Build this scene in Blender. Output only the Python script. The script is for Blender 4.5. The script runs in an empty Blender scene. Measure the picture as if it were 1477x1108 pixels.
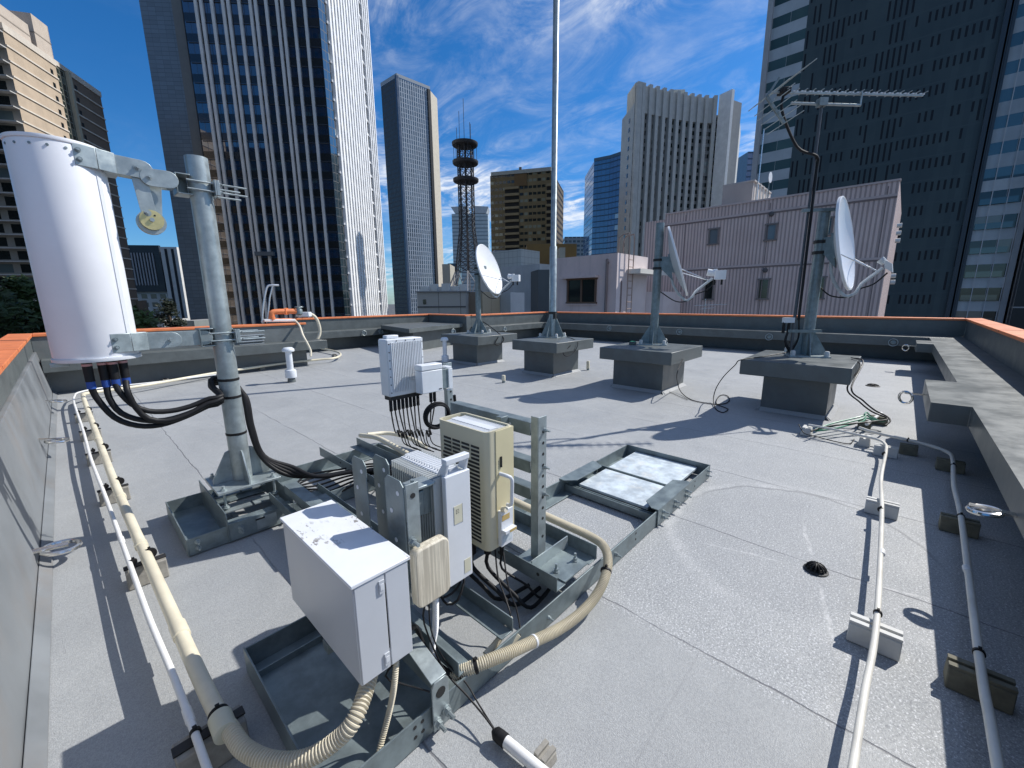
import bpy, bmesh, math, random
from mathutils import Vector, Matrix, Quaternion
R=math.radians
random.seed(7)
S=bpy.context.scene
COL=S.collection
# ------------------------------------------------------------------ camera (solved from the photograph)
PW,PH=1477.0,1108.0
FP=595.46; PIT=R(11.461); ROL=R(-.4576); YAW=R(43.015); H=1.5
def _basis():
    cp,sp=math.cos(PIT),math.sin(PIT); cr,sr=math.cos(ROL),math.sin(ROL)
    fw=Vector((0,cp,-sp)); up0=Vector((0,sp,cp)); rt0=Vector((1,0,0))
    rt=cr*rt0+sr*up0; up=-sr*rt0+cr*up0
    sy,cy=math.sin(YAW),math.cos(YAW)
    f=lambda v:Vector((sy*v.x+cy*v.y,-cy*v.x+sy*v.y,v.z))
    return f(rt),f(up),f(fw),f(Vector((1,0,0))),f(Vector((0,1,0)))
RT,UP,FW,HR,HF=_basis()          # HR/HF: level right and level forward of the view
EYE=Vector((0,0,H))
def ray(x,y): return FW+RT*((x-738.5)/FP)-UP*((y-554.0)/FP)
def at(x,y,z=0.0):               # point of height z seen at pixel
    d=ray(x,y); return EYE+d*((z-H)/d.z)
def onX(x,y,X): d=ray(x,y); return EYE+d*(X/d.x)
def onY(x,y,Y): d=ray(x,y); return EYE+d*(Y/d.y)
def dep(x,y,D): d=ray(x,y); return EYE+d*(D/d.dot(HF))
def hgt(x,y,p):
    d=ray(x,y); t=(p[0]**2+p[1]**2)/(d.x*p[0]+d.y*p[1]); return H+d.z*t
cam=bpy.data.cameras.new('camera'); camo=bpy.data.objects.new('camera',cam); COL.objects.link(camo)
camo.matrix_world=Matrix.Translation(EYE)@Matrix((RT,UP,-FW)).transposed().to_4x4()
cam.sensor_fit='HORIZONTAL'; cam.sensor_width=36; cam.lens=36*FP/PW; cam.clip_start=.05; cam.clip_end=8000
S.camera=camo
# ------------------------------------------------------------------ light
SUNV=Vector((.925,-.38,0)).normalized(); EL=R(43.8)
sd=Vector((SUNV.x*math.cos(EL),SUNV.y*math.cos(EL),math.sin(EL)))
sl=bpy.data.lights.new('sun','SUN'); sl.energy=5.0; sl.angle=R(.5); sl.color=(1,.965,.915)
so=bpy.data.objects.new('sun',sl); COL.objects.link(so); so.location=(0,0,60)
so.rotation_euler=sd.to_track_quat('Z','Y').to_euler()
W=bpy.data.worlds.new("World"); S.world=W; W.use_nodes=True
nt=W.node_tree; nt.nodes.clear()
def wn(t,**k):
    n=nt.nodes.new(t)
    for a,b in k.items(): setattr(n,a,b)
    return n
wo=wn('ShaderNodeOutputWorld'); bg=wn('ShaderNodeBackground'); sky=wn('ShaderNodeTexSky',sky_type='NISHITA',sun_disc=False)
sky.sun_elevation=EL; sky.sun_rotation=math.atan2(sd.x,sd.y); sky.altitude=0; sky.air_density=1.0; sky.dust_density=.35; sky.ozone_density=3.2
bg.inputs[1].default_value=.12
L=nt.links.new
tc=wn('ShaderNodeTexCoord'); sep=wn('ShaderNodeSeparateXYZ'); L(tc.outputs['Generated'],sep.inputs[0])
def wm(op,a,b=None,c=None):
    n=wn('ShaderNodeMath',operation=op)
    for i,v in enumerate((a,b,c)):
        if v is None: continue
        if isinstance(v,(int,float)): n.inputs[i].default_value=v
        else: L(v,n.inputs[i])
    return n.outputs[0]
zz=wm('ADD',wm('MAXIMUM',sep.outputs[2],0.0),.12)
cx=wm('DIVIDE',sep.outputs[0],zz); cy=wm('DIVIDE',sep.outputs[1],zz)
cmb=wn('ShaderNodeCombineXYZ'); L(cx,cmb.inputs[0]); L(cy,cmb.inputs[1])
def wnoise(vec,scale,detail,rough,dist,loc=(0,0,0),sc=(1,1,1),rot=0):
    mp=wn('ShaderNodeMapping'); mp.inputs['Location'].default_value=loc; mp.inputs['Scale'].default_value=sc; mp.inputs['Rotation'].default_value=(0,0,rot)
    L(vec,mp.inputs[0]); n=wn('ShaderNodeTexNoise'); L(mp.outputs[0],n.inputs['Vector'])
    n.inputs['Scale'].default_value=scale; n.inputs['Detail'].default_value=detail; n.inputs['Roughness'].default_value=rough; n.inputs['Distortion'].default_value=dist
    return n.outputs[0]
def wramp(v,a,b):
    n=wn('ShaderNodeMapRange'); n.interpolation_type='SMOOTHSTEP'; L(v,n.inputs[0]); n.inputs[1].default_value=a; n.inputs[2].default_value=b; return n.outputs[0]
big=wramp(wnoise(cmb.outputs[0],.62,3,.5,.4,(3.1,1.7,0)),.44,.66)
fine=wramp(wnoise(cmb.outputs[0],4.2,8,.66,1.1,(0,0,0),(1,.55,1),R(-20)),.38,.74)
puff=wramp(wnoise(cmb.outputs[0],12,6,.62,.5,(4,2,0)),.30,.85)
# the cloud field lies in the part of the sky ahead and to the right of the roof's far corner
az=wm('ARCTAN2',wm('SUBTRACT',wm('MULTIPLY',sep.outputs[0],HR.x),wm('MULTIPLY',sep.outputs[1],-HR.y)),wm('ADD',wm('MULTIPLY',sep.outputs[0],HF.x),wm('MULTIPLY',sep.outputs[1],HF.y)))
win=wm('MULTIPLY',wramp(az,-.55,-.18),wm('SUBTRACT',1.0,wramp(az,.55,1.2)))
cl=wm('MULTIPLY',wm('MULTIPLY',wm('ADD',wm('MULTIPLY',fine,.75),wm('MULTIPLY',wm('MULTIPLY',puff,fine),.9)),wm('ADD',big,.16)),wm('ADD',wm('MULTIPLY',win,.9),.03))
cl=wm('MINIMUM',wm('MULTIPLY',cl,1.15),.88)
# broken cloud added out of view, overhead and behind camera, to neutralise blue shade
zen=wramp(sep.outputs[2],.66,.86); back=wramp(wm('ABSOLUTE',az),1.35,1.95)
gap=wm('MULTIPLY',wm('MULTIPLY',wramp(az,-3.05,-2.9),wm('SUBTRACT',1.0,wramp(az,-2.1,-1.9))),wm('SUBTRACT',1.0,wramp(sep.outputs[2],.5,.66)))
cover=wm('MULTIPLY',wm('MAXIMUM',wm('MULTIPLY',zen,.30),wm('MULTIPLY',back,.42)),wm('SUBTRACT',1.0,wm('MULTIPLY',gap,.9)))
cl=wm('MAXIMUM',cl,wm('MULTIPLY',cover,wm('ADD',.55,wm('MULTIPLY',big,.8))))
hs=wn('ShaderNodeHueSaturation'); hs.inputs['Saturation'].default_value=1.15; hs.inputs['Value'].default_value=1.0; tn=wn('ShaderNodeMix',data_type='RGBA',blend_type='MULTIPLY'); tn.inputs[0].default_value=1; tn.inputs[7].default_value=(.60,.83,1.08,1); L(sky.outputs[0],tn.inputs[6]); L(tn.outputs[2],hs.inputs['Color'])
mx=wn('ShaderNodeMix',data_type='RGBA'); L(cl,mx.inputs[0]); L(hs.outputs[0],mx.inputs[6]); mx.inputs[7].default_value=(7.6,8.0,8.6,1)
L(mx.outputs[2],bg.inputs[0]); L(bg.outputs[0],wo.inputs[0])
S.view_settings.view_transform='Standard'; S.view_settings.look='None'; S.view_settings.gamma=1; S.view_settings.exposure=0
# ------------------------------------------------------------------ materials
class MT:
    def __init__(s,name):
        s.m=bpy.data.materials.new(name); s.m.use_nodes=True; s.t=s.m.node_tree; s.b=s.t.nodes['Principled BSDF']
    def n(s,t,**k):
        x=s.t.nodes.new(t)
        for a,b in k.items(): setattr(x,a,b)
        return x
    def l(s,a,b): s.t.links.new(a,b)
    def math(s,op,a,b=None,c=None):
        x=s.n('ShaderNodeMath',operation=op)
        for i,v in enumerate((a,b,c)):
            if v is None: continue
            if isinstance(v,(int,float)): x.inputs[i].default_value=v
            else: s.l(v,x.inputs[i])
        return x.outputs[0]
    def coord(s,which='Object'): return s.n('ShaderNodeTexCoord').outputs[which]
    def noise(s,scale,detail=4,rough=.6,vec=None,sc=None,dist=0):
        v=vec or s.coord()
        if sc:
            mp=s.n('ShaderNodeMapping'); mp.inputs['Scale'].default_value=sc; s.l(v,mp.inputs[0]); v=mp.outputs[0]
        x=s.n('ShaderNodeTexNoise'); s.l(v,x.inputs['Vector']); x.inputs['Scale'].default_value=scale; x.inputs['Detail'].default_value=detail; x.inputs['Roughness'].default_value=rough; x.inputs['Distortion'].default_value=dist
        return x.outputs[0]
    def mr(s,v,a,b,c=0.,d=1.,smooth=True):
        x=s.n('ShaderNodeMapRange'); x.interpolation_type='SMOOTHSTEP' if smooth else 'LINEAR'; s.l(v,x.inputs[0])
        for i,q in enumerate((a,b,c,d)): x.inputs[1+i].default_value=q
        return x.outputs[0]
    def mix(s,f,a,b,mode='MIX'):
        x=s.n('ShaderNodeMix',data_type='RGBA',blend_type=mode)
        for i,v in ((0,f),(6,a),(7,b)):
            if isinstance(v,(int,float)): x.inputs[i].default_value=v
            elif isinstance(v,tuple): x.inputs[i].default_value=(*v[:3],1)
            else: s.l(v,x.inputs[i])
        return x.outputs[2]
    def bump(s,h,st,dist=.01,prev=None):
        x=s.n('ShaderNodeBump'); x.inputs['Strength'].default_value=st; x.inputs['Distance'].default_value=dist; s.l(h,x.inputs['Height'])
        if prev: s.l(prev,x.inputs['Normal'])
        return x.outputs[0]
    def set(s,**k):
        for a,v in k.items():
            i=s.b.inputs[{'col':'Base Color','rough':'Roughness','metal':'Metallic','spec':'Specular IOR Level','nor':'Normal','alpha':'Alpha','ior':'IOR','coat':'Coat Weight'}[a]]
            if isinstance(v,(int,float)): i.default_value=v
            elif isinstance(v,tuple): i.default_value=(*v[:3],1)
            else: s.l(v,i)
        return s.m
def simple(name,c,rough=.5,metal=0.,spec=.5,var=.12,scale=6,stain=None,stain_amt=.3,bump=0,bscale=60,streak=False):
    m=MT(name)
    n1=m.noise(scale,5,.65); k=m.mr(n1,.3,.7,1-var,1+var)
    cc=m.n('ShaderNodeMix',data_type='RGBA',blend_type='MULTIPLY'); cc.inputs[0].default_value=1; cc.inputs[6].default_value=(*c,1)
    cb=m.n('ShaderNodeCombineColor'); [m.l(k,cb.inputs[i]) for i in range(3)]; m.l(cb.outputs[0],cc.inputs[7]); col=cc.outputs[2]
    if stain:
        n2=m.noise(scale*.6,6,.7,sc=(6,6,.35) if streak else None,dist=.3)
        col=m.mix(m.mr(n2,.5,.78,0,stain_amt),col,stain)
    kw=dict(col=col,metal=metal,spec=spec,rough=m.mr(n1,.25,.75,max(.02,rough-.1),min(1,rough+.1)))
    if bump: kw['nor']=m.bump(m.noise(bscale,3,.5),bump,.004)
    return m.set(**kw)
M={}
# roof coating: pale grey, grit, faint pond marks, sheet laps every 1.05 m
DRA=14
def roofmat():
    m=MT('roof_coating'); co=m.coord(); sp=m.n('ShaderNodeSeparateXYZ'); m.l(co,sp.inputs[0])
    grit=m.noise(230,2,.6); gr2=m.noise(75,3,.7); mid=m.noise(9,5,.65); bigp=m.noise(.9,5,.6,dist=.6); scuff=m.noise(2.6,7,.72,dist=1.2)
    X,Y=sp.outputs[0],sp.outputs[1]
    spark=m.math('MULTIPLY',m.mr(X,1.60,1.66),m.mr(m.math('ADD',Y,m.math('MULTIPLY',mid,1.5)),3.6,2.2))
    col=m.mix(m.mr(bigp,.3,.7),(.372,.385,.384),(.432,.445,.440))
    col=m.mix(m.mr(mid,.35,.7,0,.35),col,(.335,.348,.350))
    col=m.mix(m.mr(scuff,.60,.74,0,.5),col,(.50,.50,.50))
    g=m.math('ADD',m.math('MULTIPLY',grit,.6),m.math('MULTIPLY',gr2,.4))
    col=m.mix(m.mr(g,.40,.62,.42,0),col,(.17,.175,.19))
    sk=m.math('MULTIPLY',m.mr(m.noise(120,2,.75,dist=.4),.545,.64),m.math('ADD',m.math('MULTIPLY',spark,.55),.10))
    col=m.mix(sk,col,(.80,.81,.82))
    dk=m.math('MULTIPLY',m.mr(m.noise(95,2,.6),.48,.36),m.math('ADD',m.math('MULTIPLY',spark,.32),.10))
    col=m.mix(dk,col,(.15,.155,.17))
    # sheet laps
    wob=m.math('MULTIPLY',m.math('SUBTRACT',m.noise(1.7,4,.6),.5),.055)
    wob2=m.math('MULTIPLY',m.math('SUBTRACT',m.noise(14,3,.6),.5),.018)
    u=m.math('FRACT',m.math('DIVIDE',m.math('ADD',m.math('ADD',m.math('ADD',X,-.62+1.05*20+.525),wob),wob2),1.05))
    d=m.math('ABSOLUTE',m.math('SUBTRACT',u,.5))
    seam=m.math('MULTIPLY',m.mr(d,.0062,.0020),m.mr(m.noise(1.1,3,.6),.36,.52,.15,1.))
    col=m.mix(m.math('MULTIPLY',seam,.72),col,(.10,.10,.11))
    lap=m.mr(u,.5,.62,1,.0)
    col=m.mix(m.math('MULTIPLY',m.math('MULTIPLY',lap,m.mr(u,.495,.503)),.10),col,(.46,.47,.48))
    # cross laps
    wy=m.math('FRACT',m.math('DIVIDE',m.math('ADD',Y,m.math('ADD',m.math('MULTIPLY',m.math('FLOOR',m.math('DIVIDE',m.math('ADD',X,-.62+21),1.05)),2.37),20.0)),5.9))
    s2=m.mr(m.math('ABSOLUTE',m.math('SUBTRACT',wy,.5)),.0012,.0004); col=m.mix(m.math('MULTIPLY',s2,.12),col,(.12,.12,.13))
    # pale dried pond rim round the drain
    dx=m.math('SUBTRACT',X,2.95); dy=m.math('SUBTRACT',Y,.30)
    rr=m.math('ADD',m.math('SQRT',m.math('ADD',m.math('MULTIPLY',dx,dx),m.math('MULTIPLY',m.math('MULTIPLY',dy,dy),1.4))),m.math('MULTIPLY',m.math('SUBTRACT',m.noise(3,4,.6),.5),.16))
    rim=m.mr(m.math('ABSOLUTE',m.math('SUBTRACT',rr,.85)),.075,.0); far=m.mr(m.math('ADD',m.math('MULTIPLY',X,.5),Y),1.2,2.0,.25,1.); col=m.mix(m.math('MULTIPLY',m.math('MULTIPLY',rim,far),m.mr(m.noise(9,5,.7),.38,.68,.05,.42)),col,(.66,.66,.65))
    dk2=m.math('MULTIPLY',m.mr(m.math('ABSOLUTE',m.math('SUBTRACT',rr,.80)),.022,.004),m.mr(X,3.0,3.4)); col=m.mix(m.math('MULTIPLY',dk2,.45),col,(.13,.135,.14))
    col=m.mix(m.mr(rr,.80,.66,0,.10),col,(.22,.23,.25))
    ca,sa=math.cos(R(DRA)),math.sin(R(DRA)); ex=m.math('SUBTRACT',X,2.665); ey=m.math('SUBTRACT',Y,.165); wq=m.math('MULTIPLY',m.math('SUBTRACT',m.noise(6,3,.6),.5),.05)
    pu=m.math('ADD',m.math('MULTIPLY',ex,ca),m.math('MULTIPLY',ey,sa)); pv_=m.math('SUBTRACT',m.math('MULTIPLY',ey,ca),m.math('MULTIPLY',ex,sa))
    for a_,b_ in((pu,pv_),(pv_,pu)):
        ln=m.math('MULTIPLY',m.mr(m.math('ABSOLUTE',m.math('ADD',b_,wq)),.014,.004),m.math('MULTIPLY',m.mr(m.math('ABSOLUTE',a_),.14,.2),m.mr(m.math('ABSOLUTE',a_),.62,.45)))
        col=m.mix(m.math('MULTIPLY',ln,m.mr(m.noise(20,4,.7),.34,.66,.05,.5)),col,(.66,.66,.65))
    h=m.math('ADD',m.math('MULTIPLY',g,1.0),m.math('MULTIPLY',lap,.6)); h=m.math('SUBTRACT',h,m.math('MULTIPLY',seam,1.2))
    nb=m.bump(m.noise(1.4,4,.6),.25,.05); nb=m.bump(h,.55,.006,nb)
    return m.set(col=col,rough=m.mr(m.noise(3,4,.6),.3,.7,.50,.72),spec=.45,nor=nb)
M['roof']=roofmat()
M['ure']=simple('dark_grey_urethane',(.108,.122,.120),.42,var=.14,scale=3,stain=(.15,.155,.155),stain_amt=.4,bump=.25,bscale=18)
M['urel']=simple('weathered_grey_urethane',(.145,.160,.160),.45,var=.14,scale=2.2,stain=(.19,.18,.165),stain_amt=.55,bump=.3,bscale=14)
M['facew']=simple('stained_wall_face',(.20,.215,.225),.42,var=.16,scale=1.6,stain=(.235,.20,.17),stain_amt=.6,bump=.25,bscale=14)
M['finw']=simple('grey_white_fins',(.47,.50,.50),.45,var=.06,scale=5)
M['orange']=simple('orange_coping_paint',(.72,.215,.075),.5,var=.12,scale=5,stain=(.52,.15,.06),stain_amt=.45)
M['galv']=simple('galvanised_steel',(.36,.41,.415),.42,metal=.5,var=.18,scale=11,stain=(.24,.29,.30),stain_amt=.5,bump=.05,bscale=40)
M['galvd']=simple('dull_galvanised_steel',(.205,.25,.26),.46,metal=.4,var=.22,scale=9,stain=(.12,.155,.165),stain_amt=.6)
M['steeld']=simple('dark_weathered_steel',(.10,.105,.11),.5,metal=.4,var=.15,scale=8)
M['plate']=simple('oxidised_steel_plate',(.55,.62,.66),.55,metal=.15,var=.22,scale=9,stain=(.80,.78,.70),stain_amt=.9)
M['chrome']=simple('polished_stainless',(.72,.70,.66),.2,metal=.95,var=.06)
M['white']=simple('white_painted_metal',(.70,.725,.75),.4,var=.05,scale=4,stain=(.55,.57,.58),stain_amt=.25)
M['whitew']=simple('radome_white',(.84,.85,.875),.45,var=.03,scale=3,stain=(.70,.70,.72),stain_amt=.18)
M['pvcw']=simple('white_pvc',(.80,.80,.78),.4,var=.05,stain=(.55,.53,.48),stain_amt=.3)
M['pvcr']=simple('aged_white_pvc',(.74,.715,.64),.42,var=.07,stain=(.52,.48,.40),stain_amt=.35)
M['cream']=simple('cream_pvc',(.72,.66,.50),.45,var=.07,scale=5,stain=(.5,.44,.33),stain_amt=.4)
M['flex']=simple('beige_corrugated_plastic',(.64,.585,.45),.5,var=.08,scale=6,stain=(.45,.4,.3),stain_amt=.35)
M['beige']=simple('beige_enclosure',(.60,.555,.40),.42,var=.05,scale=3,stain=(.48,.43,.30),stain_amt=.25)
M['beige2']=simple('yellowed_enclosure',(.66,.59,.37),.42,var=.05,scale=3)
def weathered():
    m=MT('weathered_cream_plastic'); n=m.noise(10,6,.7,sc=(9,9,.25)); n2=m.noise(16,5,.7)
    c=m.mix(m.mr(n,.42,.62),(.50,.45,.35),(.74,.68,.54)); c=m.mix(m.mr(n2,.55,.75,0,.35),c,(.5,.43,.32)); return m.set(col=c,rough=.6)
M['bbox']=weathered()
def cabtop():
    m=MT('speckled_white_lid'); sp=m.noise(55,3,.6,sc=(1,.45,1)); msk=m.noise(3.2,3,.6); gr=m.noise(7,3,.6)
    c=m.mix(m.mr(gr,.3,.7),(.80,.82,.84),(.74,.76,.78)); k=m.math('MULTIPLY',m.mr(sp,.575,.64),m.mr(msk,.44,.56)); c=m.mix(m.math('MULTIPLY',k,.85),c,(.16,.14,.12)); return m.set(col=c,rough=.4)
M['lid']=cabtop()
M['cab']=simple('pale_grey_cabinet_paint',(.56,.585,.615),.38,var=.04,scale=3,stain=(.45,.46,.47),stain_amt=.2,streak=True)
M['black']=simple('black_rubber',(.012,.012,.013),.55,var=.2,spec=.3)
M['dark']=simple('dark_shadow_plastic',(.02,.02,.02),.6)
M['green']=simple('green_wire',(.03,.24,.14),.45)
M['blue']=simple('blue_tape',(.02,.07,.30),.5)
M['pink']=simple('pink_tape',(.55,.30,.30),.5)
M['brass']=simple('yellow_passivated_disc',(.62,.53,.26),.35,metal=.5,var=.12,scale=14)
M['conc']=simple('grey_concrete_block',(.30,.285,.25),.8,var=.2,scale=14,stain=(.16,.15,.13),stain_amt=.5,bump=.5,bscale=40)
M['blockw']=simple('pale_plastic_block',(.60,.60,.57),.55,var=.07,scale=9,stain=(.40,.39,.36),stain_amt=.45)
M['blockd']=simple('mossy_block',(.17,.16,.115),.8,var=.25,scale=10,stain=(.07,.075,.045),stain_amt=.6)
M['dish']=simple('dish_white_paint',(.82,.83,.84),.35,var=.03,scale=2,stain=(.72,.72,.72),stain_amt=.15)
M['dishb']=simple('dish_back_grey',(.52,.55,.56),.45,var=.06,scale=4)
M['sticker']=simple('cream_label',(.62,.60,.46),.5,var=.04)
M['gold']=simple('ochre_label',(.50,.36,.13),.5,var=.1)
M['hose']=simple('cream_hose',(.70,.64,.50),.5,var=.06)
M['alu']=simple('aluminium_tube',(.62,.64,.65),.3,metal=.8,var=.08)
# ---------------- building materials
def facade(name,pu,pv,wu,wv,wall,glass,ou=0.,ov=0.,grough=.12,rnd=.35,light=(.45,.5,.5),lightp=.12,wvar=.1,spec=.6,wrough=.75,ior=1.5):
    m=MT(name); uv=m.coord('UV'); sp=m.n('ShaderNodeSeparateXYZ'); m.l(uv,sp.inputs[0])
    u=m.math('DIVIDE',m.math('ADD',sp.outputs[0],ou+pu*500),pu); v=m.math('DIVIDE',m.math('ADD',sp.outputs[1],ov+pv*500),pv)
    fu,fv=m.math('FRACT',u),m.math('FRACT',v)
    msk=m.math('MULTIPLY',m.math('LESS_THAN',fu,wu),m.math('LESS_THAN',fv,wv))
    cb=m.n('ShaderNodeCombineXYZ'); m.l(m.math('FLOOR',u),cb.inputs[0]); m.l(m.math('FLOOR',v),cb.inputs[1])
    wnz=m.n('ShaderNodeTexWhiteNoise',noise_dimensions='2D'); m.l(cb.outputs[0],wnz.inputs['Vector'])
    r=wnz.outputs['Value']
    g=m.mix(m.mr(r,0,1,0,rnd,False),glass,tuple(x*.35 for x in glass))
    g=m.mix(m.math('LESS_THAN',r,lightp),g,light)
    nz=m.noise(.25,4,.6); w=m.mix(m.mr(nz,.3,.7,0,1),tuple(x*(1-wvar) for x in wall),tuple(min(1,x*(1+wvar)) for x in wall))
    st=m.noise(.5,4,.7,sc=(3,3,.12)); w=m.mix(m.mr(st,.55,.8,0,.25),w,tuple(x*.6 for x in wall))
    col=m.mix(msk,w,g)
    rough=m.math('ADD',m.math('MULTIPLY',msk,grough-wrough),wrough)
    return m.set(col=col,rough=rough,ior=ior,spec=m.math('ADD',m.math('MULTIPLY',msk,spec-.3),.3),nor=m.bump(m.math('SUBTRACT',1.0,msk),.5,.2))
# ------------------------------------------------------------------ mesh builder
class MB:
    def __init__(s): s.v=[];s.f=[];s.mi=[];s.sm=[];s.uv=[];s.mats=[]
    def mid(s,m):
        if m not in s.mats: s.mats.append(m)
        return s.mats.index(m)
    def face(s,pts,m,smooth=False,uv=None):
        b=len(s.v); s.v+=[tuple(p) for p in pts]; s.f.append(tuple(range(b,b+len(pts)))); s.mi.append(s.mid(m)); s.sm.append(smooth); s.uv.append(uv)
    def poly(s,verts,faces,m,smooth=False):
        b=len(s.v); s.v+=[tuple(p) for p in verts]; k=s.mid(m)
        for f in faces: s.f.append(tuple(b+i for i in f)); s.mi.append(k); s.sm.append(smooth); s.uv.append(None)
    def box(s,x0,x1,y0,y1,z0,z1,m):
        if x0>x1:x0,x1=x1,x0
        if y0>y1:y0,y1=y1,y0
        if z0>z1:z0,z1=z1,z0
        s.poly([(x,y,z) for z in(z0,z1) for y in(y0,y1) for x in(x0,x1)],[(0,2,3,1),(4,5,7,6),(0,1,5,4),(1,3,7,5),(3,2,6,7),(2,0,4,6)],m)
    def obox(s,c,ax,h,m):
        c=Vector(c); X,Y,Z=[Vector(a).normalized() for a in ax]
        if X.cross(Y).dot(Z)<0: X=-X
        s.poly([c+X*(i*h[0])+Y*(j*h[1])+Z*(k*h[2]) for k in(-1,1) for j in(-1,1) for i in(-1,1)],[(0,2,3,1),(4,5,7,6),(0,1,5,4),(1,3,7,5),(3,2,6,7),(2,0,4,6)],m)
    def bar(s,a,b,w,h,m,up=(0,0,1)):
        a,b=Vector(a),Vector(b); d=(b-a); l=d.length; d.normalize(); u=Vector(up)
        if abs(d.dot(u))>.98: u=Vector((1,0,0))
        x=d.cross(u).normalized(); z=x.cross(d).normalized()
        s.obox((a+b)/2,(x,d,z),(w/2,l/2,h/2),m)
    def prism(s,pts,z0,z1,m,side=None):
        n=len(pts); A=[Vector((p[0],p[1])) for p in pts]
        ar=sum(A[i].x*A[(i+1)%n].y-A[(i+1)%n].x*A[i].y for i in range(n))
        if ar<0:A.reverse()
        vs=[(p.x,p.y,z0) for p in A]+[(p.x,p.y,z1) for p in A]
        s.poly(vs,[tuple(range(n-1,-1,-1)),tuple(range(n,2*n))],m)
        s.poly(vs,[(i,(i+1)%n,n+(i+1)%n,n+i) for i in range(n)],side or m)
    def extr(s,pts,d,m):                       # planar polygon (3D points) extruded by vector d
        n=len(pts); A=[Vector(p) for p in pts]; d=Vector(d)
        nr=Vector((0,0,0))
        for i in range(n): nr+=A[i].cross(A[(i+1)%n])
        if nr.dot(d)<0: A.reverse()
        vs=A+[p+d for p in A]
        s.poly(vs,[tuple(range(n-1,-1,-1)),tuple(range(n,2*n))]+[(i,(i+1)%n,n+(i+1)%n,n+i) for i in range(n)],m)
    def cyl(s,a,b,r,m,n=14,r2=None,cap=True):
        s.tube([a,b],[r,r if r2 is None else r2],m,n,cap)
    def tube(s,pts,r,m,n=10,cap=True):
        P=[Vector(p) for p in pts]; N=len(P)
        rr=r if isinstance(r,(list,tuple)) else [r]*N
        T=[]
        for i in range(N):
            t=P[min(i+1,N-1)]-P[max(i-1,0)]
            T.append(t.normalized() if t.length>1e-9 else Vector((0,0,1)))
        u=T[0].orthogonal().normalized(); vs=[]
        for i in range(N):
            if i:
                u=(T[i-1].rotation_difference(T[i])@u); u=(u-T[i]*u.dot(T[i])).normalized()
            w=T[i].cross(u)
            for k in range(n):
                a=2*math.pi*k/n; vs.append(P[i]+(u*math.cos(a)+w*math.sin(a))*rr[i])
        fs=[(i*n+k,i*n+(k+1)%n,(i+1)*n+(k+1)%n,(i+1)*n+k) for i in range(N-1) for k in range(n)]
        s.poly(vs,fs,m,True)
        if cap:
            s.poly(vs[:n],[tuple(range(n-1,-1,-1))],m); s.poly(vs[-n:],[tuple(range(n))],m)
    def torus(s,c,nrm,R_,r,m,n=28,k=8,sx=1.0):
        c=Vector(c); nrm=Vector(nrm).normalized(); u=nrm.orthogonal().normalized(); w=nrm.cross(u)
        pts=[c+(u*math.cos(2*math.pi*i/n)*sx+w*math.sin(2*math.pi*i/n))*R_ for i in range(n)]
        vs=[]
        for i in range(n):
            rad=(pts[i]-c).normalized()
            for j in range(k):
                a=2*math.pi*j/k; vs.append(pts[i]+(rad*math.cos(a)+nrm*math.sin(a))*r)
        s.poly(vs,[(i*k+j,((i+1)%n)*k+j,((i+1)%n)*k+(j+1)%k,i*k+(j+1)%k) for i in range(n) for j in range(k)],m,True)
    def lathe(s,c,prof,m,n=24,axis=(0,0,1)):   # prof: (r, h) from bottom to top
        c=Vector(c); ax=Vector(axis).normalized(); u=ax.orthogonal().normalized(); w=ax.cross(u); vs=[]
        for r,h in prof:
            for k in range(n):
                a=2*math.pi*k/n; vs.append(c+ax*h+(u*math.cos(a)+w*math.sin(a))*r)
        N=len(prof)
        s.poly(vs,[(i*n+k,i*n+(k+1)%n,(i+1)*n+(k+1)%n,(i+1)*n+k) for i in range(N-1) for k in range(n)],m,True)
        s.poly(vs[:n],[tuple(range(n-1,-1,-1))],m); s.poly(vs[-n:],[tuple(range(n))],m)
    def hexbolt(s,c,d,r,l,m):
        c=Vector(c); d=Vector(d).normalized(); s.cyl(c,c+d*l*.45,r,m,6); s.cyl(c+d*l*.45,c+d*l,r*.55,m,8); s.cyl(c-d*.001,c+d*l*.12,r*1.35,m,12)
    def quad(s,a,b,z0,z1,m,u0=0.):             # vertical facade quad with UV in metres, outside to the right of a->b
        a,b=Vector(a),Vector(b); l=math.hypot(b.x-a.x,b.y-a.y)
        s.face([(a.x,a.y,z0),(b.x,b.y,z0),(b.x,b.y,z1),(a.x,a.y,z1)],m,False,[(u0,z0),(u0+l,z0),(u0+l,z1),(u0,z1)])
    def build(s,name,parent=None,org=None,bevel=0,angle=42,label=None):
        me=bpy.data.meshes.new(name); root=parent
        while root is not None and root.parent is not None: root=root.parent
        o_=Vector(org) if org is not None else (root.location.copy() if root is not None else Vector((0,0,0)))
        me.from_pydata([(x-o_.x,y-o_.y,z-o_.z) for x,y,z in s.v],[],s.f)
        for m in s.mats: me.materials.append(m)
        me.polygons.foreach_set('material_index',s.mi); me.polygons.foreach_set('use_smooth',s.sm)
        if any(u is not None for u in s.uv):
            ul=me.uv_layers.new(name='UVMap')
            for p,u in zip(me.polygons,s.uv):
                if u:
                    for li,q in zip(p.loop_indices,u): ul.data[li].uv=q
        me.update(); me.set_sharp_from_angle(angle=R(angle))
        o=bpy.data.objects.new(name,me); COL.objects.link(o)
        if parent is not None: o.parent=parent
        else: o.location=o_
        if bevel:
            b=o.modifiers.new('bevel','BEVEL'); b.width=bevel; b.segments=2; b.limit_method='ANGLE'; b.angle_limit=R(50)
        if label: o['label']=label
        return o
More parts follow.
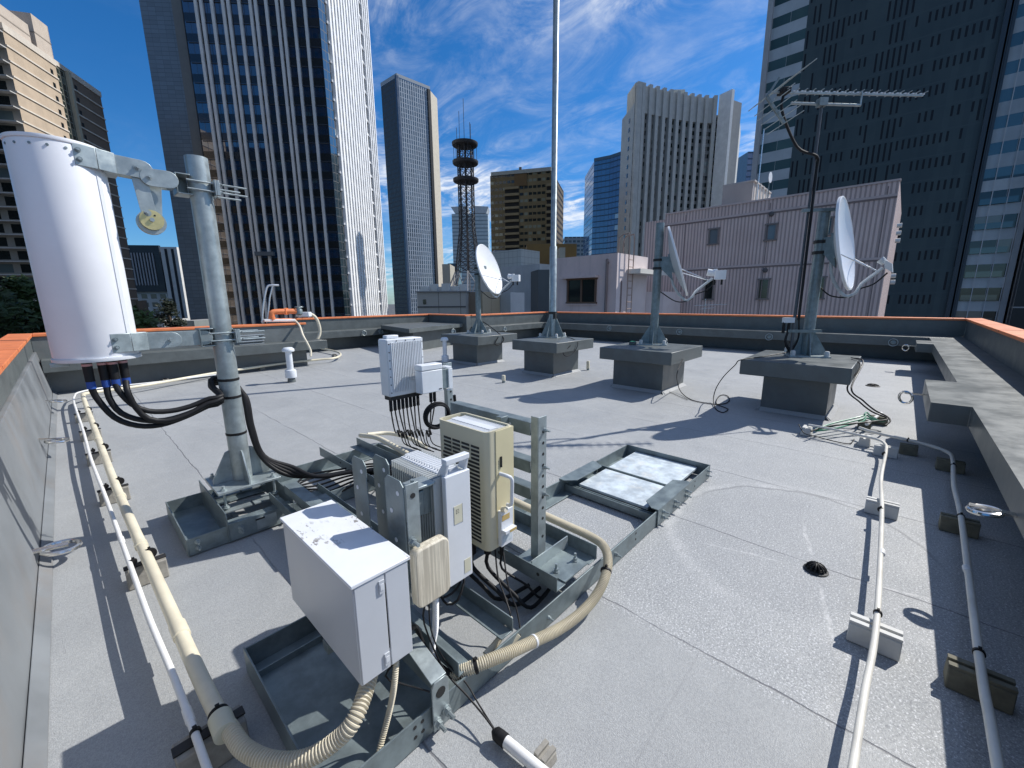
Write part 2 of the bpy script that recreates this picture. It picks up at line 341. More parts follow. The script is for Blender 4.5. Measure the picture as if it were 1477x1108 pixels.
def thing(name,label,cat,loc=(0,0,0),group=None):
    o=bpy.data.objects.new(name,None); COL.objects.link(o); o.location=loc; o.empty_display_size=.1
    o['label']=label; o['category']=cat
    if group:o['group']=group
    return o
def tag(o,label=None,cat=None,group=None,kind=None):
    if label:o['label']=label
    if cat:o['category']=cat
    if group:o['group']=group
    if kind:o['kind']=kind
    return o
def copy_tree(o,parent=None):
    c=o.copy(); COL.objects.link(c)
    if parent is not None:c.parent=parent
    for ch in list(o.children): copy_tree(ch,c)
    return c
def spline(pts,step=.03):
    P=[Vector(p) for p in pts]; out=[]
    for i in range(len(P)-1):
        p0=P[i-1] if i else P[0]*2-P[1]; p1,p2=P[i],P[i+1]; p3=P[i+2] if i+2<len(P) else P[-1]*2-P[-2]
        n=max(2,int((p2-p1).length/step))
        for k in range(n):
            t=k/n; out.append(.5*((2*p1)+(p2-p0)*t+(2*p0-5*p1+4*p2-p3)*t*t+(3*p1-p0-3*p2+p3)*t**3))
    out.append(P[-1]); return out
def resample(pts,step):
    out=[pts[0]]; acc=0
    for i in range(1,len(pts)):
        a,b=pts[i-1],pts[i]; l=(b-a).length
        if l<1e-9: continue
        t=step-acc
        while t<=l: out.append(a+(b-a)*(t/l)); t+=step
        acc=l-(t-step)
    return out
def flexhose(mb,pts,r,m,pitch=.016):
    q=resample(spline(pts,.01),pitch/4); rad=[r*(1.0 if i%4 in(1,2) else .77) for i in range(len(q))]
    mb.tube(q,rad,m,14)
def rrect(x0,x1,y0,y1,r,n=5):
    o=[]
    for cx,cy,a0 in((x1-r,y1-r,0),(x0+r,y1-r,90),(x0+r,y0+r,180),(x1-r,y0+r,270)):
        for k in range(n+1):
            a=R(a0+90*k/n); o.append((cx+r*math.cos(a),cy+r*math.sin(a)))
    return o
# ================================================================== roof, parapets, plinths
mb=MB(); mb.box(-.6,14.2,-3.5,13.6,-.3,0,M['roof']); tag(mb.build('roof_floor'),kind='structure')
GZ=-29.0
mb=MB(); n=48; mb.poly([(0,0,GZ)]+[(4500*math.cos(2*math.pi*i/n),4500*math.sin(2*math.pi*i/n),GZ) for i in range(n)],[(0,i+1,(i+1)%n+1) for i in range(n)],simple('asphalt_city_ground',(.09,.09,.09),.9,var=.3,scale=.05)); tag(mb.build('ground'),kind='structure')
ZC=.97
M['cjoint']=simple('coping_sealant',(.42,.13,.06),.7)
def parapet(label,a,b,out,prof,cop=None,zc=ZC):
    # a->b run of the inner upper face; out = outward unit; prof = section polygons (d outward, z)
    a=Vector(a); b=Vector(b); out=Vector(out); d=b-a
    t=thing('parapet_wall',label,'wall',(a+b)/2)
    for nm,pl,mat in prof:
        m=MB(); m.extr([a+out*q+Vector((0,0,z)) for q,z in pl],d,M[mat]); m.build(nm,t,bevel=.006)
    if cop is not None:
        e0,e1=cop; dn=d.normalized(); m=MB()
        m.extr([a-dn*e0+out*q+Vector((0,0,z)) for q,z in((-.03,zc),(.24,zc),(.24,zc+.052),(-.03,zc+.045))],d+dn*(e0+e1),M['orange']); m.build('coping',t,bevel=.006)
        L_=d.length; k=.9; m=MB()
        while k<L_: m.extr([a+dn*k+out*q+Vector((0,0,z)) for q,z in((-.033,zc+.02),(.243,zc+.03),(.243,zc+.0545),(-.033,zc+.0475))],dn*.007,M['cjoint']); k+=1.83
        if L_>1.2: m.build('coping_joint',t)
    return t
jaw=lambda dj,zb,zt:[('wall',[(0,0),(.2,0),(.2,ZC),(0,ZC)],'ure'),('ledge',[(-dj,zb),(-.002,zb),(-.002,zt+.01),(-dj,zt)],'ure')]
parapet('grey left parapet with orange coping, stained sloping lower face beside the two pipes',(-.42,-3,0),(-.42,10.45,0),(-1,0,0),[('wall',[(0,.72),(.2,.72),(.2,ZC),(0,ZC)],'ure'),('lower_face',[(-.117,0),(.25,0),(.25,.718),(-.03,.718)],'facew'),('skirting',[(-.165,.003),(-.118,.003),(-.114,.05)],'facew')],(0,.28))
w2=parapet('short grey parapet under the orange valve pipe and behind the white radome',(-.42,10.45,0),(3.9,10.45,0),(0,1,0),[('wall',[(0,0),(.2,0),(.2,ZC),(0,ZC)],'urel')],(-.032,.05))
m=MB(); m.box(-.35,4.25,10.05,10.447,.40,.60,M['ure']); m.build('ledge',w2,bevel=.006)
parapet('grey parapet set back in the alcove below the white striped tower',(4.0,13.2,0),(9.75,13.2,0),(0,1,0),jaw(.45,.40,.60),(.0,.0))
parapet('short shaded parapet return between the alcove and the dish plinth',(9.5,13.168,0),(9.5,11.0,0),(1,0,0),[('wall',[(0,0),(.22,0),(.22,ZC),(0,ZC)],'ure')],(.0,-.03))
parapet('sunlit grey parapet just left of the tall plain mast',(9.724,11.0,0),(13.9,11.0,0),(0,1,0),jaw(.40,.40,.60),(-.02,.03))
parapet('long shaded far parapet in front of the pink building',(13.9,11.0,0),(13.9,-1.11,0),(1,0,0),jaw(.6,.37,.60),(-.035,-.035))
t=parapet('right parapet with wide ledge and orange coping, dark in its own shade',(13.9,-1.11,0),(-3,-1.11,0),(0,-1,0),[('wall',[(0,0),(.2,0),(.2,ZC),(0,ZC)],'ure')],(.24,0))
m=MB(); zt=.60
m.prism([(13.29,-1.108),(13.29,-.535),(12.3,-.535),(12.3,-.30),(11.45,-.30),(11.45,-.535),(6.44,-.535),(6.44,-.288),(5.04,-.288),(5.04,-.535),(-3,-.535),(-3,-1.108)],.43,zt,M['ure']); m.build('ledge',t,bevel=.008)
m=MB(); m.box(-3,13.2,-1.108,-.80,0.001,.429,M['ure']); m.build('lower_face',t)
m=MB(); m.extr([(-3,-1.36,.6),(-3,-1.9,.2),(-3,-1.9,.1),(-3,-1.36,.1)],(17,0,0),simple('pale_green_flashing',(.22,.28,.25),.6)); m.build('outer_flashing',t)
# raised hatch slab in the alcove
t=thing('roof_hatch','low raised grey slab with dark opening below it, in the alcove corner','hatch',(8,11.6,0))
m=MB(); c=[at(549,469,.72),at(620,461.5,.72),at(690,464.5,.72),at(590,474.5,.72)]; m.prism([(p.x,p.y) for p in c],.60,.72,M['ure']); m.build('slab',t,bevel=.006)
c0=sum(c,Vector())/4
m=MB(); m.prism([(c0.x+(p.x-c0.x)*.82,c0.y+(p.y-c0.y)*.82) for p in c],0,.60,M['ure']); m.build('base',t)
def plinth(label,sx0,sx1,sy0,sy1,bx0,bx1,by0,by1):
    t=thing('plinth',label,'plinth',((bx0+bx1)/2,(by0+by1)/2,0),'grey slab-topped equipment plinths')
    m=MB(); m.box(bx0,bx1,by0,by1,0,.5,M['ure']); m.extr([(bx0-.05,by0-.05,0),(bx1+.05,by0-.05,0),(bx1,by0,.05),(bx0,by0,.05)],(0,.001,0),M['roof'])
    m.build('block',t,bevel=.015)
    m=MB(); m.box(sx0,sx1,sy0,sy1,.5,.7,M['ure']); m.build('slab',t,bevel=.01)
    m=MB()  # coating turned up round the foot
    for a,b,o in (((bx0,by0),(bx1,by0),(0,-1)),((bx1,by1),(bx0,by1),(0,1)),((bx0,by1),(bx0,by0),(-1,0)),((bx1,by0),(bx1,by1),(1,0))):
        A=Vector((*a,0));B=Vector((*b,0));O=Vector((*o,0)); m.extr([A+O*.004+Vector((0,0,.05)),A+O*.06+Vector((0,0,.003)),A+O*.004+Vector((0,0,.003))],B-A,M['roof'])
    m.build('skirting',t)
    return t
plinth('far grey plinth under the dish facing the camera',6.28,7.6,6.9,8.25,6.5,7.35,7.18,8.07)
plinth('grey plinth under the tall plain mast',6.25,7.55,4.68,5.82,6.48,7.35,4.92,5.69)
plinth('grey plinth under the dish seen edge-on',6.2,7.55,2.47,3.72,6.4,7.3,2.67,3.55)
plinth('nearest grey plinth under the right-hand dish and the TV aerial pole',6.1,7.5,.33,1.5,6.32,7.2,.53,1.25)
# ================================================================== masts and dishes
def foot(t,x,y,z,r,gh=.32,gw=.17,pl=.24,mat='galvd',rot=0):
    m=MB(); c,s_=math.cos(rot),math.sin(rot)
    m.prism([(x+c*a-s_*b,y+s_*a+c*b) for a,b in((-pl,-pl),(pl,-pl),(pl,pl),(-pl,pl))],z,z+.018,M['galv']); m.build('base_plate',t,bevel=.003)
    for k in range(4):
        a=rot+math.pi/4*0+k*math.pi/2; d=Vector((math.cos(a),math.sin(a),0)); q=Vector((-d.y,d.x,0)); o=Vector((x,y,z+.018))
        g=MB(); g.extr([o+d*r*.9-q*.006,o+d*(r+gw)-q*.006,o+d*(r+gw)-q*.006+Vector((0,0,.03)),o+d*(r*1.05)-q*.006+Vector((0,0,gh)),o+d*r*.9-q*.006+Vector((0,0,gh))],q*.012,M[mat]); g.build('gusset',t)
    for k in range(4):
        a=rot+math.pi/4+k*math.pi/2; b=MB(); o=Vector((x+math.cos(a)*pl*1.15,y+math.sin(a)*pl*1.15,z+.018)); b.lathe(o,[(.032,0),(.032,.055),(.022,.07),(.0005,.07)],M['blockw'],12); b.build('bolt_cap',t)
def viewdir(th): return HR*math.sin(R(th))+HF*math.cos(R(th))
def dish(label,x,y,r,top,zc,th,a,b,off,lnb,tilt=18,lab2=None,depth=.11):
    t=thing('satellite_dish',label,'satellite dish',(x,y,.7),'satellite dishes on the plinths')
    foot(t,x,y,.7,r,rot=R(20))
    m=MB(); m.cyl((x,y,.718),(x,y,top),r,M['galvd'],20); m.build('mast',t)
    d=viewdir(th); h=Vector((-d.y,d.x,0)); Z=Vector((0,0,1)); ct,st=math.cos(R(tilt)),math.sin(R(tilt))
    n=d*ct+Z*st; v=Z*ct-d*st; C=Vector((x,y,zc))+d*off
    m=MB(); NR,NA=9,44; vs=[]
    for sgn,th_ in((1,0.),(-1,.014)):
        for i in range(NR+1):
            q=max(i/NR,.012)
            for k in range(NA):
                an=2*math.pi*k/NA; vs.append(C+h*(a*q*math.cos(an))+v*(b*q*math.sin(an))-n*(depth*(1-q*q)+th_))
    B=(NR+1)*NA; F1=[];F2=[]
    for i in range(NR):
        for k in range(NA):
            k2=(k+1)%NA; F1.append((i*NA+k,(i+1)*NA+k,(i+1)*NA+k2,i*NA+k2)); F2.append((B+i*NA+k,B+i*NA+k2,B+(i+1)*NA+k2,B+(i+1)*NA+k))
    F1.append(tuple(range(NA))); F2.append(tuple(B+k for k in range(NA-1,-1,-1))); m.poly(vs,F1,M['dish'],True); m.poly(vs,F2,M['dishb'],True)
    rim=[C+h*(a*math.cos(2*math.pi*k/NA))+v*(b*math.sin(2*math.pi*k/NA))-n*.012 for k in range(NA)]
    rv=[]
    for k in range(NA):
        rd=(rim[k]-C).normalized()
        for u,w in((-.008,.012),(.012,.010),(.012,-.02),(-.008,-.02)): rv.append(rim[k]+rd*u+n*w)
    m.poly(rv,[(k*4+j,k*4+(j+1)%4,((k+1)%NA)*4+(j+1)%4,((k+1)%NA)*4+j) for k in range(NA) for j in range(4)],M['dish'])
    m.build('reflector',t,angle=30)
    m=MB(); bk=C-n*(depth+.02); pc=Vector((x,y,bk.z))   # bracket between mast and back of reflector
    m.obox((pc+bk)/2+Z*.02,(d,h,Z),((bk-pc).length/2,.05,.10),M['galvd']); m.extr([pc+h*.055+Z*.10,bk+h*.055+Z*.12,bk+h*.055-Z*.28+d*.04,pc+h*.055-Z*.02],h*-.11,M['galvd'])
    m.obox(bk,(n,h,v),(.012,.12,.16),M['galvd']); m.build('dish_bracket',t)
    m=MB()
    for dz in(-.07,.07):
        m.lathe((x,y,bk.z+dz-.02),[(r+.003,0),(r+.016,0),(r+.016,.04),(r+.003,.04)],M['dark'],18)
    m.build('pole_clamp',t)
    bot=C-v*(b+.02)-n*.0; F=C+d*lnb[1]-Z*lnb[2]
    m=MB(); rear=bk-v*.30-n*.02
    m.tube(spline([bk-v*.12-n*.05,rear-v*.1-n*.03,bot-n*.07-v*.05,bot+n*.05-v*.035,bot+(F-bot)*.3,F-d*.05],.04),.021,M['dishb'],10); m.build('feed_arm',t)
    for s_ in(1,-1):
        m=MB(); m.cyl(C+h*(a*.94*s_)-v*(b*.28)-n*.01,F-d*.08-(F-bot)*.10,.0075,M['alu'],8); m.build('strut',t)
    m=MB(); ax=(F-C+v*.02).normalized()
    if lnb[0]=='small':
        m.obox(F+Z*.02,(ax,h,v),(.05,.042,.055),M['dishb']); m.cyl(F-ax*.05+Z*.03,F-ax*.11+Z*.04,.035,M['dishb'],14,.045)
    else:
        m.obox(F+d*.06+Z*.05,(d,h,Z),(.085,.06,.075),M['white']); m.cyl(F-d*.02+Z*.08,F-d*.14+Z*.10,.05,M['white'],14,.058); m.obox(F-d*.02+Z*.13,(d,h,Z),(.03,.02,.02),M['white'])
        for q in(-.02,.09): m.cyl(F+d*q-Z*.02,F+d*q-Z*.11,.017,M['black'],10)
    m.build('feed_horn',t,bevel=.004)
    m=MB(); m.tube(spline([F-Z*.06,F-(F-bot)*.35-Z*.10,F-(F-bot)*.75-Z*.05,bot-v*.08,bot-n*.22-v*.02,Vector((x,y,bot.z+.12))-d*.02+h*r,Vector((x,y,bot.z-.1))+h*(r+.01)],.04),.009,M['black'],8); m.build('feed_cable',t)
    return t,C,n,v,h
M4=(7.1,.92); M3=(7.25,3.24); M2=(7.3,5.58); M1=(7.05,7.7)
z4=hgt(1183,302,M4); z3=hgt(952,322,M3); z1=hgt(690,396,M1)
dish('largest white dish at right, on the nearest plinth beside the TV aerial pole',*M4,.068,z4,hgt(1176,355,M4),137,.53,.59,.29,('small',.44,.33),tilt=10)
dish('white dish seen edge-on with a boxy feed, on the plinth before the pink building',*M3,.07,z3,hgt(948,378,M3),112,.54,.60,.34,('big',.60,.30),tilt=18)
dish('far white dish with its bowl open to the camera, on the farthest plinth',*M1,.066,z1,hgt(690,389,M1),113,.56,.60,.34,('big',.62,.28),tilt=18)
# tall plain mast
t=thing('mast','tall slender grey mast rising out of the picture from the second plinth','mast',(*M2,.7))
foot(t,*M2,.7,.07,gh=.45,gw=.2,rot=R(10))
m=MB(); m.tube([(*M2,.71),(*M2,2.6),(*M2,2.62),(*M2,9.5)],[.078,.078,.06,.058],M['galv'],20); m.build('pole',t)
m=MB(); m.lathe((*M2,1.20),[(.08,0),(.1,0),(.1,.05),(.08,.05)],M['dark'],16); m.obox((M2[0]-.05,M2[1]-.1,1.16),((1,0,0),(0,1,0),(0,0,1)),(.03,.03,.06),M['dark']); m.build('clamp',t)
# ================================================================== TV aerial
lf=-HR
AP=Vector((*M4,0))+lf*.235-HF*.02
ztop=hgt(1187,149,AP)
t=thing('tv_aerial','long television aerial with spiked boom on a thin pole clamped to the right dish mast','aerial',(AP.x,AP.y,.72))
m=MB(); m.tube([(AP.x,AP.y,.73),(AP.x,AP.y,1.9),(AP.x+.01,AP.y,1.92),(AP.x+.01,AP.y,ztop+.05)],[.021,.021,.0165,.0165],M['steeld'],12); m.build('pole',t)
for zz_ in(hgt(1182,305,M4),hgt(1160,477,M4)):
    m=MB(); m.bar(Vector((AP.x,AP.y,zz_))+lf*.08,Vector((M4[0],M4[1],zz_))-lf*.11-HF*.085,.045,.04,M['galvd']); m.bar(Vector((M4[0],M4[1],zz_))-lf*.09-HF*.09,Vector((M4[0],M4[1],zz_))-lf*.09+HF*.1,.012,.03,M['galv']); m.build('pole_bracket',t)
Dp=AP.dot(HF)
b0=dep(1108,133,Dp); b1=dep(1331,138,Dp+.12); bd=(b1-b0).normalized(); El=HF
m=MB(); m.bar(b0,b1,.022,.022,M['galv']); m.build('boom',t)
for i in range(17):
    q=b0+(b1-b0)*(.17+.82*i/16)+Vector((0,0,.014)); e=MB(); e.bar(q-El*.085,q+El*.085-Vector((0,0,0)),.012,.006,M['galv']); e.bar(q-bd*.03,q+bd*.03,.03,.016,M['white']); e.build('director',t)
s0=dep(1141,149,Dp); s1=dep(1241,152,Dp+.05)
m=MB(); m.cyl(s0,s1,.016,M['galv'],10); m.cyl(s1,s1+Vector((0,0,.16)),.009,M['galv'],8); m.obox((AP.x,AP.y,s0.z+.005),(HR,HF,(0,0,1)),(.05,.04,.045),M['galvd']); m.build('support_boom',t)
m=MB(); u0=dep(1106,140,Dp); u1=dep(1124,112,Dp-.04); l1=dep(1131,178,Dp-.03)
m.bar(u0,u1,.03,.025,M['galvd']); m.bar(u0,l1,.035,.03,M['galvd']); m.build('reflector_frame',t)
for i in range(5):
    q=u0+(u1-u0)*(.05+.95*i/4)+bd*.07*i*.6; e=MB(); e.cyl(q-El*.42,q+El*.42,.0055,M['galv'],6); e.build('reflector_rod',t)
for i in range(5):
    q=u0+(l1-u0)*(.25+.75*i/4); e=MB(); e.cyl(q-El*.36,q+El*.36,.0055,M['galv'],6); e.build('reflector_rod',t)
m=MB(); q=dep(1131,132,Dp); m.obox(q,(HR,HF,(0,0,1)),(.055,.06,.03),M['black']); m.cyl(q-El*.2,q+El*.2,.007,M['galv'],6); m.build('dipole_box',t,bevel=.004)
m=MB(); m.tube(spline([q-Vector((0,0,.03)),q-Vector((0,0,.22)),(q*.5+AP*.5).to_2d().to_3d()+Vector((0,0,ztop-.50)),(AP.x-.03,AP.y-.02,ztop-.62),(AP.x+.03,AP.y-.03,ztop-.75),(AP.x-.02,AP.y-.04,ztop-1.4),(AP.x-.03,AP.y-.05,1.5),(AP.x-.01,AP.y-.05,1.2)],.05),.017,M['black'],8); m.build('aerial_cable',t)
m=MB()
for o in(-.05,.0): m.cyl((AP.x-.05+o,AP.y+.05-o,1.17),(AP.x-.05+o,AP.y+.05-o,1.02),.02,M['black'],10)
m.obox((AP.x-.06,AP.y+.06,1.2),(HR,HF,(0,0,1)),(.07,.03,.035),M['white']); m.build('booster_box',t)
m=MB()
for o in range(3): m.tube(spline([(AP.x-.04-.03*o,AP.y+.05,1.04),(AP.x-.05-.04*o,AP.y+.06,.9),(AP.x+.0,AP.y+.0,.80-.02*o),(AP.x+.05+.02*o,AP.y-.06,.95),(AP.x+.02,AP.y-.05,1.2)],.03),.009,M['black'],8)
m.build('cable_loop',t)
# ================================================================== small roof furniture
def vent(label,x,y,h,k=1.,shade='white'):
    t=thing('vent_pipe',label,'vent pipe',(x,y,0),'mushroom capped vent pipes'); c=(x,y,0)
    m=MB(); m.lathe(c,[(.075*k,0),(.06*k,.10)],M['ure'],20); m.build('flashing',t)
    m=MB(); m.lathe(c,[(.098*k,.09),(.10*k,.10),(.10*k,.215),(.092*k,.235),(.062*k,.245)],M[shade],24); m.build('collar',t)
    m=MB(); m.cyl((x,y,.2),(x,y,h-.07),.058*k,M[shade],20); m.build('pipe',t)
    m=MB(); m.lathe(c,[(.062*k,h-.085),(.1*k,h-.085),(.108*k,h-.07),(.102*k,h-.035),(.07*k,h-.008),(.001,h)],M[shade],24); m.build('cap',t)
vent('white mushroom capped vent pipe standing on open floor left of centre',2.80,8.38,.67)
vent('vent pipe half hidden beside the farthest plinth',6.0,7.75,.67,.85)
for x,y,lb,h in((5.40,5.25,'small cream stub pipe alone on the floor before the mast plinth',.14),(7.6,4.83,'small cream stub pipe between the mast plinth and the edge-on dish plinth',.2)):
    t=thing('stub_pipe',lb,'pipe',(x,y,0)); m=MB(); m.cyl((x,y,0),(x,y,.045),.03,M['galvd'],12); m.build('sleeve',t); m=MB(); m.lathe((x,y,.04),[(.036,0),(.036,h-.05),(.03,h-.04),(.0005,h-.04)],M['cream'],14); m.build('pipe',t)
def drain(label,x,y,r,h):
    t=thing('roof_drain',label,'drain',(x,y,0)); m=MB(); m.lathe((x,y,0),[(r*1.25,0),(r*1.25,.006),(r*1.0,.012),(r*.95,.012)],M['dark'],24); m.build('flange',t)
    m=MB()
    for k in range(14):
        a=2*math.pi*k/14; u=Vector((math.cos(a),math.sin(a),0)); m.tube([Vector((x,y,0))+u*r*math.cos(q)+Vector((0,0,.01+h*math.sin(q))) for q in(0,.4,.8,1.2,1.5)],.0045,M['black'],6)
    m.lathe((x,y,h*.75),[(r*.55,0),(r*.4,h*.2),(.001,h*.3)],M['black'],16); m.build('strainer',t)
drain('black domed roof drain in the pale stained patch',2.665,.165,.047,.034)
drain('far flat black roof drain near the nearest plinth',9.34,.2,.08,.03)
def ring(label,c,d,flat,grp,r=.062):
    # wall eye: strap from wall point c along d, ring at its end
    c=Vector(c); d=Vector(d).normalized(); t=thing('ring_anchor',label,'ring anchor',c,grp)
    q=d.cross(Vector((0,0,1)))
    if flat=='hang':
        m=MB(); m.obox(c+d*.075,(d,q,(0,0,1)),(.085,.02,.006),M['chrome']); m.build('strap',t)
        m=MB(); m.torus(c+d*.145+Vector((0,0,-r*.75)),(HR*.95+HF*.2),r,.011,M['chrome']); m.build('ring',t)
    elif flat:
        m=MB(); m.obox(c+d*.075,(d,q,(0,0,1)),(.08,.022,.006),M['chrome']); m.build('strap',t)
        m=MB(); m.torus(c+d*(.045+r)+Vector((0,0,-.012)),Vector((0,0,1))+d*.12,r,.013,M['chrome']); m.build('ring',t)
    else:
        m=MB(); m.lathe(c-d*.0,[(.05,0),(.05,.006),(.03,.01),(.001,.01)],M['galvd'],18,d); m.build('strap',t)
        m=MB(); m.torus(c+d*.022,d+Vector((0,0,.12)),r,.0095,M['galv'],24,8); m.build('ring',t)
g='stainless ring anchors around the parapet'
ring('steel ring anchor low on the left wall, nearest the camera',(-.335,3.45,.12),(1,.0,-.12),True,g,.078)
ring('steel ring anchor low on the left wall, beside the sagging black cables',(-.335,5.85,.24),(1,.0,-.25),True,g,.075)
ring('steel ring anchor in the far left corner where the pipes turn',(-.335,8.3,.22),(1,0,-.1),True,g,.075)
for i,(px,py) in enumerate(((525,480.5),(549,478.5),(588.5,482),(653.5,478),(728,474.7))):
    lb=('leftmost ring anchor on the alcove ledge, beyond the cream hose','ring anchor on the alcove ledge nearest the hatch opening','ring anchor under the hatch slab edge behind the ribbed white unit','ring anchor on the ledge behind the far dish plinth','ring anchor on the sunlit ledge between the far dish and the tall mast')[i]
    p=onY(px,py,12.75 if i<3 else 10.6); ring(lb,(p.x,p.y,p.z),(0,-1,0),False,g,.075)
for i,(px,py) in enumerate(((879,473.5),(980,478.7),(1109.5,486),(1288.5,494))):
    lb=('white ring on the shaded far ledge left of the edge-on dish mast','white ring on the shaded far ledge right of the edge-on dish mast','white ring on the shaded far ledge left of the aerial pole','white ring on the shaded far ledge right of the nearest dish')[i]
    p=onX(px,py,13.3); ring(lb,(p.x,p.y,p.z),(-1,0,0),False,g,.085)
ring('steel ring anchor on the end of the right ledge arm, in sunlight',(5.75,-.288,.54),(0,1,0),'hang',g,.06)
ring('steel ring anchor on the right ledge nearest the camera',(3.0,-.535,.46),(0,1,0),True,g,.055)
ring('steel ring anchor in the far right corner under the ledge arm',(11.8,-.30,.52),(0,1,0),'hang',g,.06)
# ================================================================== equipment rack (two ballast frames + cross channel + posts)
t=thing('equipment_rack','galvanised steel ballast rack on the roof carrying the cabinet and radio units','rack',(1.4,1.9,0))
rk=t
def rail(x0,x1,y,inn,h=.11,w=.085,z0=.006):
    m=MB(); s_=inn; m.box(x0,x1,y,y+s_*.007,z0,z0+h,M['galvd']); m.box(x0+.001,x1-.001,y+s_*.0075,y+s_*w,z0+.001,z0+.008,M['galvd']); m.build('side_rail',rk,bevel=.0015)
def bolt(p,d,r=.011,l=.04):
    m=MB(); m.hexbolt(p,d,r,l,M['galv']); m.build('bolt',rk)
def holes(pts,d,r=.007):
    m=MB()
    for p in pts: m.cyl(Vector(p)-Vector(d)*.002,Vector(p)+Vector(d)*.0012,r,M['dark'],10)
    return m
YA0,YA1=1.02,1.79; YB0,YB1=2.94,3.65
rail(.305,3.55,YA0,1); rail(.305,3.55,YA1,-1); rail(.305,1.95,YB0,1); rail(.305,1.95,YB1,-1)
for x,y0,y1,sg in((.297,YA0,YA1,1),(3.551,YA0,YA1,-1),(.297,YB0,YB1,1),(1.951,YB0,YB1,-1)):
    m=MB(); m.box(x,x+sg*.0068,y0-.001,y1+.001,.004,.119,M['galvd']); m.build('end_plate',rk,bevel=.0015)
m=MB(); m.box(.307,.96,YA0+.0085,YA1-.0085,.016,.022,M['galvd']); m.build('tray',rk)
m=MB(); m.box(.307,.56,YB0+.0085,YB1-.0085,.016,.022,M['galvd']); m.build('tray',rk)
m=MB(); m.bar((.31,YA1-.09,.026),(.31+.9,YA1-.09,.026),.006,.05,M['galvd']); m.build('tray_lip',rk)
# ballast plates at the right end
for x0,x1 in((3.03,3.535),(2.58,2.985)):
    m=MB(); m.box(x0,x1,YA0+.10,YA1-.10,.055,.075,M['plate']); m.build('ballast_plate',rk,bevel=.002)
for x,z1 in((2.515,.07),(3.005,.085),(2.555,.06)):
    m=MB(); m.box(x-.004,x+.004,YA0+.012,YA1-.012,.016,z1,M['galvd']); m.box(x+.0042,x+.03,YA0+.012,YA1-.012,.016,.022,M['galvd']); m.build('cross_plate',rk)
for y,sg,x0,x1 in((YA0-.009,1,2.50,3.08),(YA1+.009,-1,2.46,2.95)):
    m=MB(); m.box(x0,x1,y,y+sg*.007,.006,.121,M['galvd'])
    m.prism([(x0,y),(x1,y),(x1,y+sg*.03),(x1-.05,y+sg*.12),(x0+.07,y+sg*.12),(x0,y+sg*.05)],.1215,.128,M['galvd']); m.build('cover_plate',rk,bevel=.0015)
for x in(2.58,2.78,3.0):
    for z in(.045,.085): bolt((x,YA0-.009,z),(0,-1,0))
for z in(.04,.08): bolt((3.50,YA0,z),(0,-1,0),.009,.035)
for x in(.35,): 
    for z in(.045,.085): bolt((x,YB0,z),(0,-1,0))
bolt((1.95,YA0,.07),(0,-1,0)); bolt((1.33,YA0,.05),(0,-1,0),.008,.03)
m=holes([(x,YA0,z) for x in(.6,.63,1.9,2.2,3.2) for z in(.05,.09)],(0,-1,0)); m.build('hole',rk)
# cross channel (two angles across both frames)
for x,sg in((1.41,1),(1.77,-1)):
    m=MB(); m.box(x,x+sg*.006,1.035,3.72,.125,.205,M['galvd']); m.box(x+sg*.0065,x+sg*.075,1.036,3.719,.1255,.132,M['galvd']); m.build('cross_channel',rk,bevel=.0015)
m=holes([(1.409,y,.17) for y in(1.15,1.42,1.8,2.4,3.3)],(-1,0,0),.009); m.build('hole',rk); m=MB(); m.box(1.487,1.69,1.04,1.35,.1335,.14,M['galvd']); m.build('deck_plate',rk); m=MB(); m.box(1.5,1.69,1.6,2.2,.1335,.139,M['galvd']); m.build('deck_plate',rk)
m=MB(); m.box(1.43,1.74,1.205,1.212,.1405,.205,M['galv']); m.build('foot_bar',rk)
for p in((1.52,1.12,.14),(1.66,1.1,.14),(1.66,1.32,.14)): bolt(p,(0,0,1),.012,.045)
# second cross channel further left (holds plates and cabinet)
for x,sg,y1 in((.80,1,3.1),(1.10,-1,3.0)):
    m=MB(); m.box(x,x+sg*.006,1.03,y1,.125,.19,M['galvd']); m.box(x+sg*.0065,x+sg*.07,1.031,y1-.001,.1255,.132,M['galvd']); m.build('cross_channel',rk,bevel=.0015)
m=MB(); m.box(.86,1.05,2.1,2.75,.195,.205,M['galvd']); m.build('deck_plate',rk); m=MB(); m.bar((.90,2.3,.24),(.90,2.95,.24),.08,.06,M['galvd']); m.build('bracket_bar',rk)
# slotted post and arms
def post(x,y,z0,z1,w=.05,d=.04):
    m=MB(); m.box(x-w/2,x+w/2,y,y+.005,z0,z1,M['galv']); m.box(x-w/2,x-w/2+.005,y+.0055,y+d,z0,z1,M['galv'])
    z=z0+.12
    while z<z1-.03: m.cyl((x+.006,y+.001,z),(x+.006,y-.0012,z),.0085,M['dark'],10); z+=.105 if int(z*100)%2 else .06
    m.build('post',rk,bevel=.001)
post(1.57,1.255,.139,.925,.065,.05); post(1.86,2.36,.139,1.06)
for z0,z1,ya,yb in((.820,.890,1.31,1.95),(.615,.680,1.31,1.60),(.466,.530,1.31,1.9),(.70,.745,1.50,1.9)):
    m=MB(); m.box(1.535,1.541,ya,yb,z0,z1,M['galvd']); m.box(1.5415,1.60,ya,yb,z1-.006,z1,M['galvd']); m.box(1.5415,1.60,ya,yb,z0,z0+.006,M['galvd'])
    m.cyl((1.536,ya+.14,(z0+z1)/2),(1.5338,ya+.14,(z0+z1)/2),.010,M['white'],10); m.box(1.5415,1.60,ya-.004,ya,z0+.001,z1-.001,M['galvd']); m.build('arm',rk,bevel=.001)
